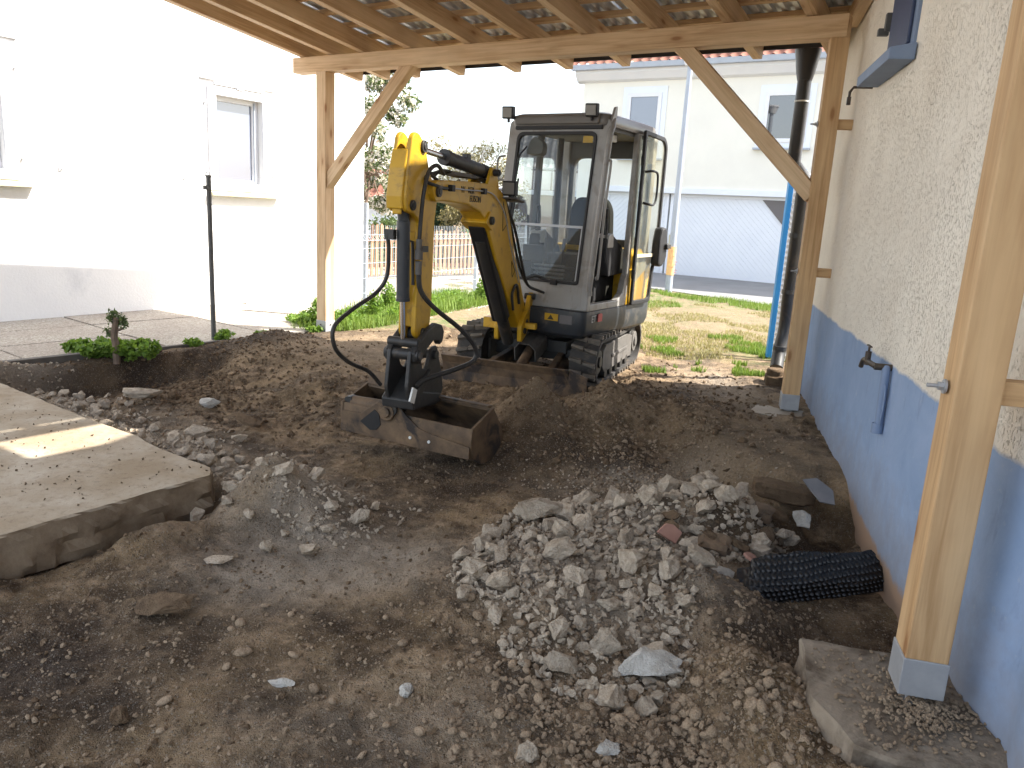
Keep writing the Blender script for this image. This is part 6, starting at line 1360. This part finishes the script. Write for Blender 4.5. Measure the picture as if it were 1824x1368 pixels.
# front gusset with the tilt pivot, tilt cylinder on the left
m = MB(); m.prism([(-.49, .08), (-.33, .09), (-.25, .15), (-.18, .205), (-.12, .22), (-.05, .20), (.03, .13), (.12, .07), (.22, .05), (.49, .02), (.49, -.06), (-.49, -.06)], BC+fK*.205, nK, uK, fK, .0, .016); gus = m.build('bucket_gusset', M['muddy_steel'], bkt, .004)
m = MB(); m.cyl(K(.20, .14, -.12), K(.245, .14, -.12), .058, 20); m.cyl(K(.245, .14, -.12), K(.26, .14, -.12), .034, 14); m.build('tilt_pivot', M['muddy_steel'], gus, .004)
m = MB(); m.prism([(-.33, .035), (-.22, .135), (-.185, .11), (-.17, .04), (-.20, .0), (-.25, -.01)], BC+fK*.2225, nK, uK, fK, 0, .004); m.build('recess_shade', M['gasket'], gus)  # flat black patch on the gusset, a hollow's shade put into colour
m = MB(); m.cyl(K(.15, .13, -.44), K(.15, .14, -.22), .046, 18); m.build('tilt_cylinder', M['muddy_steel'], bkt, .003)
m = MB(); m.cyl(K(.15, .14, -.485), K(.15, .14, -.44), .03, 14); m.cyl(K(.12, .14, -.46), K(.19, .14, -.46), .034, 14); m.build('tilt_cylinder_eye', M['black_steel'], bkt, .003)
for o in (.06, .20): m = MB(); m.cyl(K(.215, .0, o), K(.228, .0, o), .010, 10); m.build('bolt_head', M['white_label'], bkt)
m = MB()
for _ in range(22): c = K(random.uniform(-.12, .06), -.02+random.uniform(0, .03), random.uniform(-.40, -.1)); m.box(c, unit(V(random.random(), random.random(), .2)), V(0, 0, 1), V(1, 0, 0), .022, .018, .015)
m = MB(); m.prism([(.12, -.07), (-.02, -.115), (-.2, -.07), (-.17, .02), (-.05, -.02), (.1, .0)], BC, fK, uK, nK, -.47, .15); m.build('soil_in_bucket', M['earthy_chunk'], bkt, .02)
# hoses
def hose(pts, r=.012, name='hose', mat='hose_rubber', par=ex): m = MB(); m.tube(smooth_path(pts, 6), r, 8); return m.build(name, M[mat], par)
hose([Bm(2.10, 1.30, -.05), Bm(2.13, 1.28, -.06), Bm(2.12, 1.18, -.06), Bm(2.12, 1.03, -.07), Bm(2.16, .93, -.12), Bm(2.34, .845, -.17), Bm(2.50, .76, -.19), Bm(2.49, .64, -.19), Bm(2.38, .54, -.17), Bm(2.22, .46, -.13), Bm(2.12, .36, -.10)], .0125)
hose([Bm(1.60, 1.66, .04), Bm(1.80, 1.70, .09), Bm(1.95, 1.66, .11), Bm(2.03, 1.55, .12), Bm(2.04, 1.42, .11), Bm(2.04, 1.25, .10)], .013)
hose([Bm(2.04, 1.07, .10), Bm(2.02, .95, .11), Bm(1.92, .84, .16), Bm(1.76, .70, .27), Bm(1.66, .58, .33), Bm(1.66, .49, .33), Bm(1.78, .44, .25), Bm(1.98, .40, .14), Bm(2.04, .36, .10)], .016)
m = MB(); m.cyl(Bm(2.04, 1.26, .10), Bm(2.04, 1.20, .10), .018, 12); m.cyl(Bm(2.04, 1.20, .10), Bm(2.04, 1.14, .10), .024, 12); m.cyl(Bm(2.04, 1.13, .10), Bm(2.04, 1.05, .10), .020, 12); m.box(Bm(1.97, 1.20, .09), fB, nB, UP, .04, .02, .018); m.build('hose_coupling', M['track_frame'], ex, .002)
hose([Bm(1.72, 1.62, .05), Bm(1.88, 1.66, .05), Bm(1.95, 1.60, .09), Bm(1.86, 1.58, .11), Bm(1.74, 1.57, .10), Bm(1.66, 1.57, .095)], .011)
hose([Bm(1.60, 1.575, .10), Bm(1.3, 1.575, .10), Bm(1.0, 1.578, .10), Bm(.82, 1.55, .10), Bm(.60, 1.42, .10), Bm(.45, 1.2, .10), Bm(.2, .88, .10)], .005, 'steel_pipe', 'galvanised')
for s, z in ((1.60, 1.575), (1.05, 1.578)): m = MB(); m.box(Bm(s, z, .10), fB, nB, UP, .025, .016, .02); m.build('pipe_clamp', M['gasket'], boom, .003)
for i in range(4): hose([Bm(1.70, 1.64, -.04+i*.02), Bm(1.55, 1.67+i*.006, -.04+i*.02), Bm(1.2, 1.665, -.04+i*.02), Bm(.8, 1.665, -.04+i*.02), Bm(.55, 1.60, -.04+i*.02)], .008)
m = MB(); m.box(Bm(1.30, 1.675), fB, nB, UP, .15, .05, .012); m.build('hose_guard', M['track_frame'], boom, .003)
for o in (.06, .03): hose([Bm(.50, 1.52, o), Bm(.34, 1.32, o+.03), Bm(.16, 1.02, o+.05), Bm(.02, .85, .12), Bm(-.05, .80, .20), Bm(-.16, .76, .22), Bm(-.16, .66, .12), Bm(-.1, .58, .04)], .012)
hose([Bm(.05, .90, .10), Bm(-.1, .92, .16), Bm(-.24, .84, .24), Bm(-.26, .70, .2), Bm(-.18, .58, .1)], .015)
hose([Bm(.3, .66, .10), Bm(.34, .80, .10), Bm(.24, .86, .10), Bm(.16, .70, .10)], .011)
work_light(Bm(.60, 1.62, .13), unit(fB+V(0, 0, -.05)), par=boom, s=.055)
m = MB(); m.prism([(.45, 1.52), (.64, 1.545), (.64, 1.555), (.45, 1.53)], QB, fB, UP, nB, .06, .20); m.build('light_plate', M['track_frame'], boom)
scene.frame_set(1)
